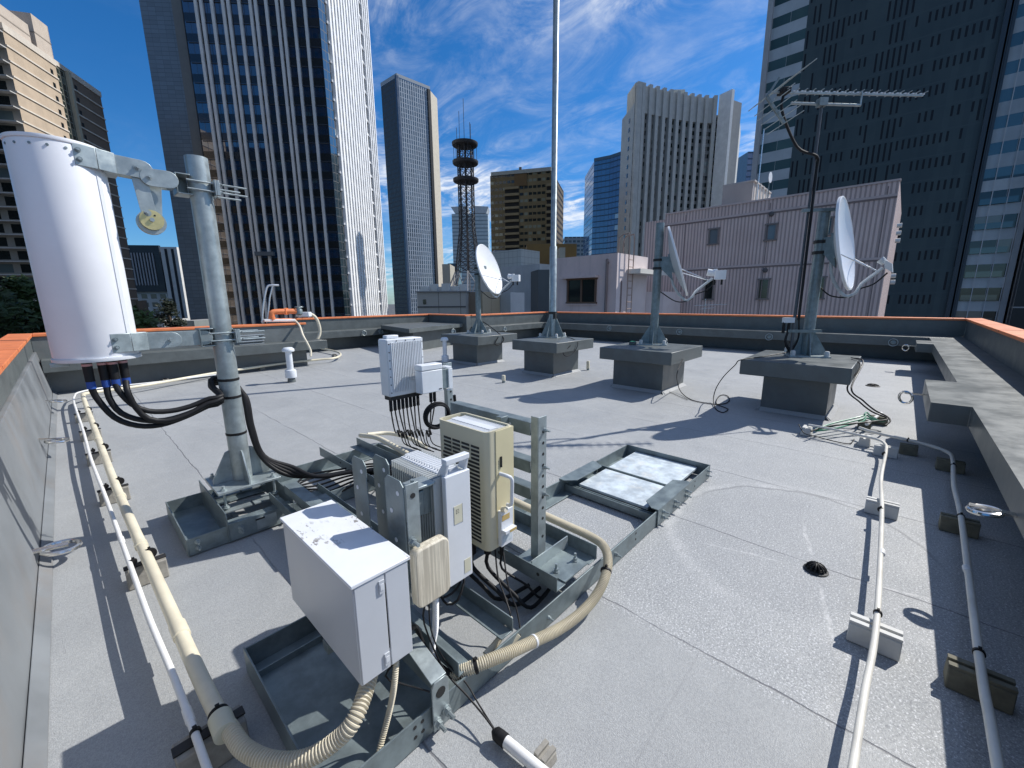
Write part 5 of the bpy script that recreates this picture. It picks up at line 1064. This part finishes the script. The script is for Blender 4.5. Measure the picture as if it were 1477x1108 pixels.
# ---- brown apartment tower
zt=60; q=[at(707,254,zt),at(797,246,zt),at(805,262,zt)]
t=thing('apartment_tower','brown brick apartment tower with dark balcony column, behind the tall mast','building',(q[0].x,q[0].y,GZ)); du=(q[1]-q[0]); du.z=0; Lq=du.length; du.normalize(); dn=Vector((du.y,-du.x,0)); ds=(q[2]-q[1])
bw=facade('brown_brick_windows',2.1,2.95,.8,.42,(.125,.098,.052),(.02,.025,.022),lightp=.3,light=(.15,.165,.13),rnd=.5); bs=facade('brown_side',4.0,2.95,.7,.45,(.12,.095,.065),(.015,.015,.015),lightp=0)
body(t,[(x.x,x.y) for x in(q[0],q[1],q[2],q[2]-dn*20,q[0]-dn*20)],zt,[bw,bs,bs,bs,bs],flat((.25,.25,.25)))
m=MB(); c=q[0]+du*(Lq*.355)+dn*.1; m.obox((c.x,c.y,zt-47),(du,dn,Z),(Lq*.115,.1,41),flat((.012,.012,.012))); c=q[0]+du*(Lq*.955)+dn*.1; m.obox((c.x,c.y,zt-47),(du,dn,Z),(Lq*.04,.1,41),flat((.012,.012,.012))); m.build('balcony_recess',t)
m=MB()
for i in range(28):
    z=zt-6.2-2.95*i
    for f,h_ in((.355,.118),(.955,.045)): c=q[0]+du*(Lq*f)+dn*.5; m.obox((c.x,c.y,z),(du,dn,Z),(Lq*h_,.45,.55),flat((.17,.14,.085)))
m.build('balcony',t)
m=MB(); c=(q[0]+q[1])/2+dn*.2; m.obox((c.x,c.y,zt+.6),(du,dn,Z),(Lq*.48,.6,.8),flat((.24,.26,.25))); m.obox((c.x,c.y,zt-3),(du,dn,Z),(Lq*.10,.3,2.6),flat((.10,.065,.03))); m.build('roof_edge',t)
m=MB(); c=q[0]+du*(Lq*.47)-dn*3; m.cyl((c.x,c.y,zt),(c.x,c.y,zt+3.5),.7,flat((.1,.1,.1)),10); m.build('rooftop_tank',t)
# ---- blue glass tower, winged tower and other far ones
zt=105; q=[at(857,233,zt),at(880,228.5,zt),at(904,220.5,zt)]
bg_=facade('blue_curtain_wall',3.2,4.1,.95,.80,(.03,.07,.12),(.05,.145,.30),rnd=.25,lightp=.02,light=(.35,.45,.5),grough=.06,spec=1.,wrough=.3)
bg2=facade('blue_curtain_wall_b',3.2,4.1,.95,.80,(.025,.06,.11),(.03,.11,.26),rnd=.3,lightp=.02,light=(.3,.42,.5),grough=.06,spec=1.,wrough=.3)
t=thing('office_tower','blue glass tower half hidden behind the grey ribbed hotel','building',(q[0].x,q[0].y,GZ)); body(t,[(x.x,x.y) for x in(q[0],q[1],q[2],q[2]+HF*40,q[0]+HF*40)],zt,[bg_,bg2,bg2,bg2,bg2],flat((.2,.25,.3)))
m=MB()
for a,b in((q[0],q[1]),(q[1],q[2])): m.bar(a+Z*1,b+Z*1,.8,2.2,flat((.07,.12,.17),.4))
m.build('roof_edge',t)
fg=facade('far_grey_windows',4.0,4.0,.7,.5,(.20,.24,.26),(.06,.09,.11),rnd=.4,lightp=.1)
fw_=facade('far_pale_windows',60.,4.6,.99,.35,(.40,.47,.50),(.24,.31,.35),rnd=.3,lightp=0)
t,o0,o1,uu,ww,z1=bl('far pale tower with a winged roof behind the lattice tower',656,706,308.5,560,40,fw_,name='office_tower'); nn=uu.cross(Z); wd=(o1-o0).length
m=MB()
for s_ in(0,1):
    b=o0+uu*(wd*.10) if s_==0 else o1-uu*(wd*.04); c=b+uu*(wd*(.34 if s_==0 else -.34)); tip=(o0-uu*(wd*.02)) if s_==0 else (o1+uu*(wd*.02))
    zz=z1; m.extr([Vector((tip.x,tip.y,zz+8.5)),Vector((c.x,c.y,zz+9.5)),Vector((c.x,c.y,zz+.6)),Vector((b.x,b.y,zz+.6))],ww*30,flat((.42,.45,.47)))
m.build('winged_roof',t)
bl('far green grey office block left of the blue tower',813,853,341.5,420,30,fg,name='office_tower')
bl('far dark blue glass tower peeping out right of the hotel',1058,1070,222,330,25,bg2,flat((.2,.3,.38)),name='office_tower')
bl('far beige slab just right of the grey glass tower',640,651,381,300,25,flat((.42,.39,.32)),name='office_tower')
bl('far dark blue block between the beige slab and the lattice tower',648,662,380,340,25,flat((.045,.09,.13),.3),name='office_tower')
# ---- roofs in the middle distance
pan=facade('panel_wall',2.4,30,.97,.99,(.20,.19,.17),(.42,.40,.36),rnd=.05,lightp=0,grough=.7,wrough=.7,spec=.3)
pan2=facade('tan_panel_wall',1.2,30,.97,.99,(.28,.22,.15),(.50,.41,.28),rnd=.05,lightp=0,grough=.7,wrough=.7,spec=.3)
t,o0,o1,uu,ww,z1=bl('low pale panelled building with a flat roof left of the far dish',602,672,421.5,46,9,pan,pan,ang=-3,name='low_building',cap=(.12,(.25,.25,.25))); nn=uu.cross(Z)
m=MB(); c=o0+uu*((o1-o0).length*.155)+nn*.02; m.obox((c.x,c.y,hgt(613,435.5,o0)),(uu,nn,Z),(.17,.04,.26),glass_dk); m.build('window',t)
m=MB(); c=(o0+o1)/2+nn*.03; m.obox((c.x,c.y,hgt(637,442.5,o0)),(uu,nn,Z),((o1-o0).length/2,.04,.07),flat((.1,.1,.1))); m.build('dark_band',t)
for i in range(6):
    x=(o1-o0).length*(.08+.15*i); m=MB(); c=o0+uu*x+ww*(2+i%3); m.obox((c.x,c.y,z1+.35+.15*(i%2)),(uu,nn,Z),(.45,.4,.35+.12*(i%2)),flat((.62,.60,.55))); m.build('rooftop_unit',t,bevel=.03)
bl('tan panelled low building behind the far dish mast',696,721,421,47,9,pan2,pan2,ang=35,name='low_building')
bl('shaded brown low building left of the far dish mast',672.5,696,421.5,48,7,flat((.22,.18,.14)),ang=-3,name='low_building')
bl('low white building with dark open bay right of the far dish',736.5,756.5,422,47,9,flat((.66,.65,.62)),flat((.5,.5,.48)),ang=40,name='low_building')
bl('dark recessed bay between the tan and white low buildings',721.5,736,424,50,6,flat((.05,.045,.045)),ang=-3,name='low_building')
tw=facade('tiled_white_wall',1.0,1.0,.94,.94,(.34,.35,.33),(.52,.53,.50),rnd=.05,lightp=0,grough=.7,wrough=.7,spec=.3)
bl('white tiled block with lit front beneath the brown apartment tower',752,778,361,75,8,tw,tw,ang=50,name='building')
t,o0,o1,uu,ww,z1=bl('grey building with slot windows and a sloped metal roof right of the far dish',712,752,376,82,14,flat((.22,.23,.235)),flat((.5,.5,.48)),ang=15,name='building'); nn=uu.cross(Z)
m=MB(); m.extr([o0+Z*(z1-o0.z+.05),o1+Z*(z1-o1.z+.05),o1-uu*1.2+Z*(z1-o1.z+1.9),o0+uu*.4+Z*(z1-o0.z+1.9)],ww*10,flat((.20,.21,.23),.4)); m.build('roof',t)
for i in range(4):
    m=MB(); c=o1-uu*.9+nn*.03; m.obox((c.x,c.y,z1-1.0-1.22*i),(uu,nn,Z),(.5,.05,.22),glass_dk); m.build('slot_window',t)
bl('stepped pale block at the foot of the tall mast, half shaded',778,792,381,70,9,flat((.50,.51,.49)),flat((.5,.5,.5)),ang=45,name='building')
bl('dark shaded annex left of the tall mast',776,797,389,64,5,flat((.10,.115,.12)),ang=10,name='building')
bl('low brown building with a tiled top behind the mast',760,830,352,120,20,flat((.20,.13,.05)),ang=0,name='building')
bl('pale gable corner right of the brown tower foot',806,814,357,110,8,flat((.36,.36,.31)),ang=0,name='building')
# ---- lattice communications tower
TB=dep(677,440,160); zb=hgt(677,423,TB); zt_=hgt(677,207,TB); px=160/FP*1.02
t=thing('lattice_tower','dark steel lattice communications tower with three round platforms','tower',(TB.x,TB.y,zb))
mm=flat((.040,.040,.045),.6); mg=flat((.30,.30,.31),.5)
zm=hgt(677,330,TB); zf=hgt(677,392,TB)
def rad(z): return 10.2*px if z>zm else (10.2+ (zm-z)/(zm-zf)*7.5)*px if z>zf else (17.7+(zf-z)/(zf-zb)*16)*px
m=MB(); NL=8
levels=[zt_-(zt_-zf)*i/22 for i in range(23)]
legp=lambda k,z:Vector((TB.x+rad(z)*math.cos(2*math.pi*k/NL),TB.y+rad(z)*math.sin(2*math.pi*k/NL),z))
for k in range(NL): m.tube([legp(k,z) for z in levels],.21,mm,6)
m.build('leg',t)
m=MB()
for i in range(22):
    for k in range(NL):
        a,b=levels[i],levels[i+1]; m.cyl(legp(k,a),legp((k+1)%NL,b),.085,mm,5,cap=False); m.cyl(legp((k+1)%NL,a),legp(k,b),.085,mm,5,cap=False); m.cyl(legp(k,b),legp((k+1)%NL,b),.10,mm,5,cap=False)
m.cyl((TB.x,TB.y,zf),(TB.x,TB.y,zt_),.35,mm,8); m.build('bracing',t)
m=MB()
for k in range(NL):
    m.cyl(legp(k,zf),Vector((TB.x,TB.y,0))+Vector((legp(k,zb)-TB).to_2d().to_3d())*1.0+Vector((0,0,zb-2)),.30,mg,6); m.cyl(legp(k,zf),Vector((TB.x,TB.y,0))+(legp((k+1)%NL,zb)-TB).to_2d().to_3d()*1.0+Vector((0,0,zb-2)),.20,mg,6)
m.build('splayed_leg',t)
for yy in(210,236.5,262):
    z=hgt(677,yy,TB); m=MB(); m.lathe((TB.x,TB.y,z),[(10*px,-.35),(15.8*px,-.25),(16.6*px,.0),(16.8*px,.75),(16.3*px,.75)],mm,28); m.build('platform',t)
m=MB()
for k,hh in((0,7),(2,11),(3,5),(5,13),(6,6)): a=legp(k,zt_); m.cyl(a,a+Vector((0,0,hh)),.09,mm,5)
for k in range(6): a=Vector((TB.x+15.5*px*math.cos(k*1.05),TB.y+15.5*px*math.sin(k*1.05),zt_-6.5)); m.cyl(a,a+Vector((0,0,6.5)),.08,mm,5)
m.build('whip_antenna',t)
# building carrying the lattice tower
bl('flat roofed hall carrying the lattice tower legs',625,735,421.8,150,30,flat((.3,.3,.29)),ang=0,name='building')
# ---- pink corrugated building on the right
def pinkmat():
    m=MT('pink_corrugated_siding'); uv=m.coord('UV'); sp=m.n('ShaderNodeSeparateXYZ'); m.l(uv,sp.inputs[0])
    f=m.math('FRACT',m.math('DIVIDE',m.math('ADD',sp.outputs[0],100.),.21)); k=m.mr(m.math('ABSOLUTE',m.math('SUBTRACT',f,.5)),.14,.22)
    nz=m.noise(.5,4,.6); c=m.mix(m.mr(nz,.3,.7),(.64,.49,.445),(.72,.56,.51)); c=m.mix(m.math('MULTIPLY',m.math('SUBTRACT',1.,k),.5),c,(.17,.13,.13))
    return m.set(col=c,rough=.55,spec=.35,nor=m.bump(k,.8,.03))
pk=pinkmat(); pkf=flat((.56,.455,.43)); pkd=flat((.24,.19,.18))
X1=31.0; yl_,yr=onX(960,310,X1).y,onX(1298,263,X1).y; zt=7.5
t=thing('pink_building','pink corrugated three storey building with small windows, right of centre','building',(X1,yr,GZ))
u=Vector((0,-1,0)); Pn=Vector((X1,yl_,0)); zl=onX(950,318,X1).z
yl2=onX(930,330,X1).y
body(t,[(X1,yl_),(X1,yr),(X1+12,yr),(X1+12,yl_)],zt,[pk],flat((.35,.33,.32)))
m=MB(); m.quad((X1+.01,yl2,0),(X1+.01,yl_+.0,0),GZ,zl,pk); m.box(X1+.012,X1+9,yl_+.001,yl2,GZ,zl-.002,pkf); m.build('lower_wing',t)
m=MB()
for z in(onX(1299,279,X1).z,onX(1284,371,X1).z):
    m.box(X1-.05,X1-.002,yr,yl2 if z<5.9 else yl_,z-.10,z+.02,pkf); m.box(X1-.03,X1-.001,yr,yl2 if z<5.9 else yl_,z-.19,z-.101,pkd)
m.box(X1-.06,X1+.3,yr-.03,yl_,zt+.001,zt+.10,pkf)
m.build('string_course',t)
m=MB()
for px_ in(984,1101,1262): y=onX(px_,390,X1).y; m.box(X1-.012,X1-.001,y-.025,y+.025,GZ,zt-.2,pkd)
m.build('panel_joint',t)
ox=Vector((X1,0,0))
for x0,x1_,ya,yb,gl in((1022,1035,331,353,glass_gr),(1103.5,1118,324.5,347,glass_gr),(1186,1198,315,340,glass_dk),(1015,1028,404.5,432,glass_dk),(1092.5,1107,403,431.5,glass_dk),(1173,1187,400,431,glass_dk)):
    a=onX(x0,yb,X1); b=onX(x1_,yb,X1); za=a.z; zb_=onX(x0,ya,X1).z
    win(t,Vector((X1,a.y,0)),u,0,za,a.y-b.y,zb_-za,gl,flat((.22,.19,.18)),.09)
for px_,py_ in((1113,309),(1104,390)):
    c=onX(px_,py_,X1); m=MB(); m.lathe((X1-.001,c.y,c.z),[(.15,0),(.15,.1),(.10,.14),(.001,.15)],flat((.12,.11,.11)),14,(-1,0,0)); m.build('vent_hood',t)
m=MB()
for yy in(325,336,347,398,407): c=onX(1293-(yy-325)*.12,yy,X1); m.cyl((X1+.2,c.y-.02,c.z),(X1+.2,c.y-.22,c.z),.12,flat((.66,.65,.62)),10)
m.build('side_vent',t)
t=thing('pink_penthouse','pink rooftop stair block on top of the pink building','building',(34,9,zt)); za=9.3
a=at(1043,268,za); b=at(1087,262,za); c=at(1116,282,za)
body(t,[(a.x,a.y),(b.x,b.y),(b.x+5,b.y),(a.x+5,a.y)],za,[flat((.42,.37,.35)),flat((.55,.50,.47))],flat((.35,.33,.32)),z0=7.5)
m=MB(); m.box(b.x-.1,a.x+5.1,b.y-.1,a.y+.1,za+.001,za+.10,flat((.5,.45,.42))); m.build('roof_edge',t)
m=MB()
for i in range(4): m.box(b.x+.5+i*.9,b.x+.58+i*.9,b.y-.15,b.y-.07,7.6,za+.1,flat((.6,.6,.58)))
m.build('side_rail',t)
t=thing('small_dish','tiny white satellite dish on the pink rooftop','satellite dish',(33,8,7.5)); q=dep(1111,256,33*.731+8*.68); m=MB(); d=(-HF+HR*.9).normalized(); m.lathe(q,[(.001,-.06),(.2,-.03),(.33,.0),(.335,.02)],M['dish'],20,d); m.build('reflector',t); m=MB(); m.cyl((q.x+.1,q.y+.05,7.5),(q.x+.1,q.y+.05,q.z),.03,M['galvd'],8); m.build('mast',t)
t=thing('rooftop_pole','thin pale pole standing on the pink building roof, left of the TV aerial','pole',(32,9,7.5)); q=dep(1094,265,31); m=MB(); z_=hgt(1102,186,q); m.cyl((q.x,q.y,6.5),(q.x,q.y,z_),.035,M['alu'],8); m.build('pole',t)
# distant roof aerial in front of the pink wall
t=thing('small_aerial','small horizontal aerial in front of the pink wall','aerial',(28,9,-5)); q0=dep(1002,441,25.5); q1=dep(1048,439,25.5); m=MB(); m.cyl(q0,q1,.02,M['alu'],6); m.cyl(dep(1010,446,25.5),dep(1030,444,25.5),.018,M['alu'],6); q=dep(1017,441,25.5); m.cyl((q.x,q.y,-3),(q.x,q.y,q.z+.4),.02,M['alu'],6)
for i in range(6): p_=q0+(q1-q0)*(.1+i*.16); m.cyl(p_-HF*.2,p_+HF*.2,.009,M['alu'],5)
m.build('boom',t)
# ---- pink rendered house with window, ladder and canopy
zt=4.2; a=at(796,373,zt); b=at(893,365,zt); Xa=(a.x+b.x)/2
t=thing('pink_house','pink rendered roof block with a wide brown window and a ladder, behind the tall mast','building',(Xa,b.y,GZ))
pr=simple('pink_render',(.68,.535,.50),.85,var=.07,scale=.7,stain=(.38,.30,.29),stain_amt=.5,streak=True,bump=.2,bscale=6); prl=simple('pale_pink_render',(.72,.63,.61),.85,var=.06,scale=.7,stain=(.5,.42,.4),stain_amt=.4,streak=True)
Xr=at(928,372,zt).x
body(t,[(Xa,a.y),(Xa,b.y),(Xr,b.y),(Xr,a.y)],zt,[pr,prl,prl,pr],flat((.4,.36,.35)))
va=onX(819,437,Xa); vb=onX(859,437,Xa); z0_=va.z; z1_=onX(840,402.5,Xa).z
win(t,Vector((Xa,va.y,0)),u,0,z0_,va.y-vb.y,z1_-z0_,glass_dk,flat((.16,.10,.07)),.11,split=1)
m=MB(); m.box(Xa-.45,Xa-.002,onX(864,398,Xa).y,onX(813,398,Xa).y,onX(840,401.5,Xa).z,onX(840,398.5,Xa).z,pr); m.box(Xa-.10,Xa-.002,vb.y-.1,va.y+.1,z0_-.12,z0_-.04,pr); m.build('awning',t)
m=MB(); y=onX(876,400,Xa).y; m.tube(spline([(Xa-.02,y-.05,onX(876,378,Xa).z),(Xa-.10,y,onX(876,381,Xa).z),(Xa-.10,y,onX(876,386,Xa).z),(Xa-.10,y,-3)],.2),.075,pkd,10); m.build('downpipe',t)
m=MB(); yb=b.y
for x in(Xa+.9,Xa+1.5):
    m.tube(spline([(x,yb-.25,.2),(x,yb-.25,2.5),(x,yb-.25,zt+.9),(x,yb-.1,zt+1.15),(x,yb+.4,zt+1.0),(x,yb+.45,zt+.02)],.2),.035,flat((.35,.26,.22)),8)
for i in range(9): m.cyl((Xa+.9,yb-.25,.5+i*.42),(Xa+1.5,yb-.25,.5+i*.42),.025,flat((.35,.26,.22)),6)
m.build('ladder',t)
m=MB(); m.box(Xa+1.2,Xr+1.2,yb-.9,yb-.02,onY(930,395,yb).z-.1,onY(930,391,yb).z,flat((.72,.70,.64))); m.build('canopy',t)
m=MB(); m.box(Xa+.5,Xa+.6,yb-.06,yb-.001,.6,2.6,pkd); m.build('side_window',t)
t=thing('pink_house','low pale pink wall block stepping down right of the ladder','building',(Xr,b.y-1,GZ)); z5=onX(940,421,Xr).z; y0=onX(921,430,Xr).y; y1=onX(956.5,430,Xr).y
body(t,[(Xr+.02,y0),(Xr+.02,y1),(Xr+3,y1),(Xr+3,y0)],z5,[prl],prl)
# ---- giant dark tower at right
XB=100.0; zr=[onX(1277,y,XB).z for y in(69,103)]; pv=zr[0]-zr[1]; Yc=lambda px_,py_:onX(px_,py_,XB).y
yA=Yc(1085.5,262.8); yB=Yc(1091,262.8); yC=Yc(1137,262.8); yD=Yc(1405,252.7); yE=Yc(1416.6,252.7); yF=Yc(1439.5,450); yG=Yc(1448,450)
t=thing('office_tower','enormous dark louvred tower filling the right background','building',(XB,yG,GZ)); Zt=118; ov=-(zr[1]-500*0)%pv
def louvre():
    m=MT('dark_louvre_wall'); uv=m.coord('UV'); sp=m.n('ShaderNodeSeparateXYZ'); m.l(uv,sp.inputs[0])
    u_=m.math('DIVIDE',m.math('ADD',sp.outputs[0],500.),.74); v_=m.math('DIVIDE',m.math('ADD',sp.outputs[1],-zr[1]+pv*200),pv)
    fu,fv=m.math('FRACT',u_),m.math('FRACT',v_); cu,cv=m.math('FLOOR',u_),m.math('FLOOR',v_)
    def rn(a,b,k):
        cb=m.n('ShaderNodeCombineXYZ'); m.l(a,cb.inputs[0])
        if b is not None: m.l(b,cb.inputs[1])
        cb.inputs[2].default_value=k; w_=m.n('ShaderNodeTexWhiteNoise',noise_dimensions='3D'); m.l(cb.outputs[0],w_.inputs['Vector']); return w_.outputs['Value']
    grp=rn(m.math('FLOOR',m.math('DIVIDE',cu,6)),None,1.); r1=rn(cu,cv,2.); r2=rn(cu,None,3.)
    keep=m.math('LESS_THAN',r1,m.math('ADD',m.math('MULTIPLY',grp,.5),.52))
    top=m.math('ADD',.86,m.math('MULTIPLY',r2,.02)); bot=m.math('ADD',.08,m.math('MULTIPLY',m.math('GREATER_THAN',grp,.45),.38))
    msk=m.math('MULTIPLY',m.math('MULTIPLY',m.math('LESS_THAN',fu,.38),keep),m.math('MULTIPLY',m.math('LESS_THAN',fv,top),m.math('GREATER_THAN',fv,bot)))
    line=m.math('GREATER_THAN',fv,.94); n=m.noise(.12,4,.6)
    wall=m.mix(m.mr(n,.3,.7),(.042,.066,.075),(.058,.084,.090)); wall=m.mix(m.math('MULTIPLY',r2,.35),wall,(.028,.046,.056)); wall=m.mix(m.math('MULTIPLY',line,.6),wall,(.055,.080,.088))
    return m.set(col=m.mix(msk,wall,(.004,.006,.010)),rough=.5,spec=.35,nor=m.bump(m.math('SUBTRACT',1.,msk),.6,.2))
lv=louvre(); dkside=flat((.05,.06,.065),.5)
body(t,[(XB,yC),(XB,yD),(XB+40,yD),(XB+40,yC)],Zt,[lv,dkside],flat((.2,.2,.2)))
gls=facade('tower_strip',3.0,pv,.985,.47,(.40,.45,.48),(.06,.125,.145),ov=-zr[1]+pv*.42,rnd=.6,lightp=.0,grough=.06,spec=1.,wrough=.5)
bal=facade('balcony_strip',3.0,pv,.985,.56,(.48,.52,.54),(.02,.03,.035),ov=-zr[1]+pv*.42,rnd=.6,lightp=.06,light=(.2,.2,.18),grough=.1,wrough=.5)
zs=onX(1440,255,XB).z
m=MB(); m.quad((XB-.02,yB,0),(XB-.02,yC,0),GZ,Zt,gls); m.quad((XB-.02,yE,0),(XB-.02,yF,0),zs,Zt,gls); m.quad((XB-.02,yE,0),(XB-.02,yF,0),GZ,zs,bal); m.box(XB-.015,XB+40,yC+.01,yA,GZ,Zt-.01,dkside); m.box(XB-.015,XB+40,yG,yD-.01,GZ,Zt-.01,dkside); m.build('glass_strip',t)
m=MB(); m.box(XB-.8,XB-.03,yB,yA+.2,GZ,Zt+.5,flat((.36,.38,.40))); m.box(XB-.9,XB-.03,yG,yF,GZ,Zt+.5,flat((.36,.385,.40))); m.build('pilaster',t)
m=MB()
for f in(.0,.42,.62,1.0): y=yD+(yE-yD)*f; m.box(XB-.5,XB-.022,y-.18,y+.18,GZ,Zt,flat((.045,.06,.075),.4))
m.build('corner_mullion',t)
for i in range(9):
    m=MB(); z=zr[1]+pv*(math.floor((zs-zr[1])/pv)-i)-pv*.42
    m.box(XB-.35,XB-.021,yF+.5,yE-.3,z+pv*.02,z+pv*.26,glass_bl); m.build('balustrade',t)
m=MB()
for f in(.0,.31,.66,.97): y=yE+(yF-yE)*f; m.box(XB-.42,XB-.36,y-.05,y+.05,GZ,Zt,flat((.5,.52,.54)))
m.build('strip_mullion',t)
Yc2=lambda px_,py_,X:onX(px_,py_,X).y
t=thing('office_tower','black building with pale vertical stripes at the far right edge','building',(92,-14,GZ)); X2=96; ya=yG-.3
stz=facade('black_striped_wall',3.2,200,.62,.999,(.26,.27,.28),(.012,.013,.018),rnd=.1,lightp=0,grough=.3,spec=.3)
body(t,[(X2,ya),(X2,ya-18),(X2+20,ya-18),(X2+20,ya)],45,[stz],flat((.2,.2,.2)))
# ---- towers west of the roof, outside the picture but mirrored in the finned tower's glass
rg=facade('green_office_windows',3.2,4.0,.8,.55,(.018,.025,.025),(.008,.022,.02),lightp=.10,light=(.05,.10,.09),rnd=.6)
for r0,r1,hh,lb in((-106,-60,152,'dark glazed office tower beyond the left parapet, mirrored in the finned tower'),(-168,-108,80,'lower dark office block beyond the left parapet, mirrored in the finned tower')):
    c=[HR*r0+HF*-25,HR*r1+HF*-25,HR*r1+HF*12,HR*r0+HF*12]; t=thing('office_tower',lb,'building',(c[0]+c[2])/2+Vector((0,0,GZ))); body(t,[(x.x,x.y) for x in c],hh,[rg],flat((.1,.1,.1)))
# ---- trees
def tree(label,c,rx,rz,zc,seed,dark,dens=2600,leaf=.30,kind='tree'):
    rnd=random.Random(seed); t=thing(kind,label,'tree',(c.x,c.y,GZ))
    m=MB(); m.tube(spline([(c.x,c.y,GZ),(c.x+.2,c.y,zc-rz),(c.x,c.y+.1,zc+rz*.6)],1.5),[.45-.4*i/60 if i<60 else .05 for i in range(200)][:len(spline([(c.x,c.y,GZ),(c.x+.2,c.y,zc-rz),(c.x,c.y+.1,zc+rz*.6)],1.5))],flat((.08,.06,.045)),8)
    cl=[]
    for i in range(34):
        a=rnd.uniform(0,6.28); s=rnd.random()**.5; z=rnd.uniform(-1,1); k=math.sqrt(max(0,1-z*z))*(1 if z<0 else .85)
        p_=Vector((c.x+math.cos(a)*rx*k*s,c.y+math.sin(a)*rx*k*s,zc+z*rz)); cl.append((p_,rnd.uniform(.28,.5)*rx)); m.cyl((c.x,c.y,p_.z-rx*.4),p_,.08,flat((.08,.06,.045)),5,.02)
    m.build('trunk',t)
    f1=MT('leaf_%s'%seed); nn_=f1.noise(.8,3,.6); mat=f1.set(col=f1.mix(f1.mr(nn_,.3,.7),tuple(x*.6 for x in dark),tuple(x*1.5 for x in dark)),rough=.6,spec=.3)
    m=MB()
    for i in range(dens):
        p_,r_=cl[rnd.randrange(len(cl))]; v=Vector((rnd.gauss(0,1),rnd.gauss(0,1),rnd.gauss(0,.7))).normalized()*r_*rnd.random()**.4; q_=p_+v
        a=Vector((rnd.gauss(0,1),rnd.gauss(0,1),rnd.gauss(0,.6))).normalized(); b=a.orthogonal().normalized(); s=leaf*rnd.uniform(.6,1.4)
        m.face([q_-a*s,q_+b*s*.45,q_+a*s,q_-b*s*.45],mat)
    m.build('crown',t)
tree('bushy green tree in front of the beige apartments at the left edge',dep(38,462,46),2.6,4.0,hgt(38,462,dep(38,462,46)),3,(.028,.05,.014),5200,.34)
tree('dark green tree lower at the far left edge',dep(-12,475,40),3.2,3.0,hgt(-12,475,dep(-12,475,40)),4,(.03,.05,.018),2600,.32)
tree('dark round tree in front of the screened office',dep(243,458,85),2.4,3.2,hgt(243,459,dep(243,458,85)),5,(.010,.016,.008),1800,.34)
tree('thin bright shrub at the right edge of the drum',dep(205,462,30),.9,1.0,hgt(205,464,dep(205,462,30)),6,(.06,.09,.03),500,.22)
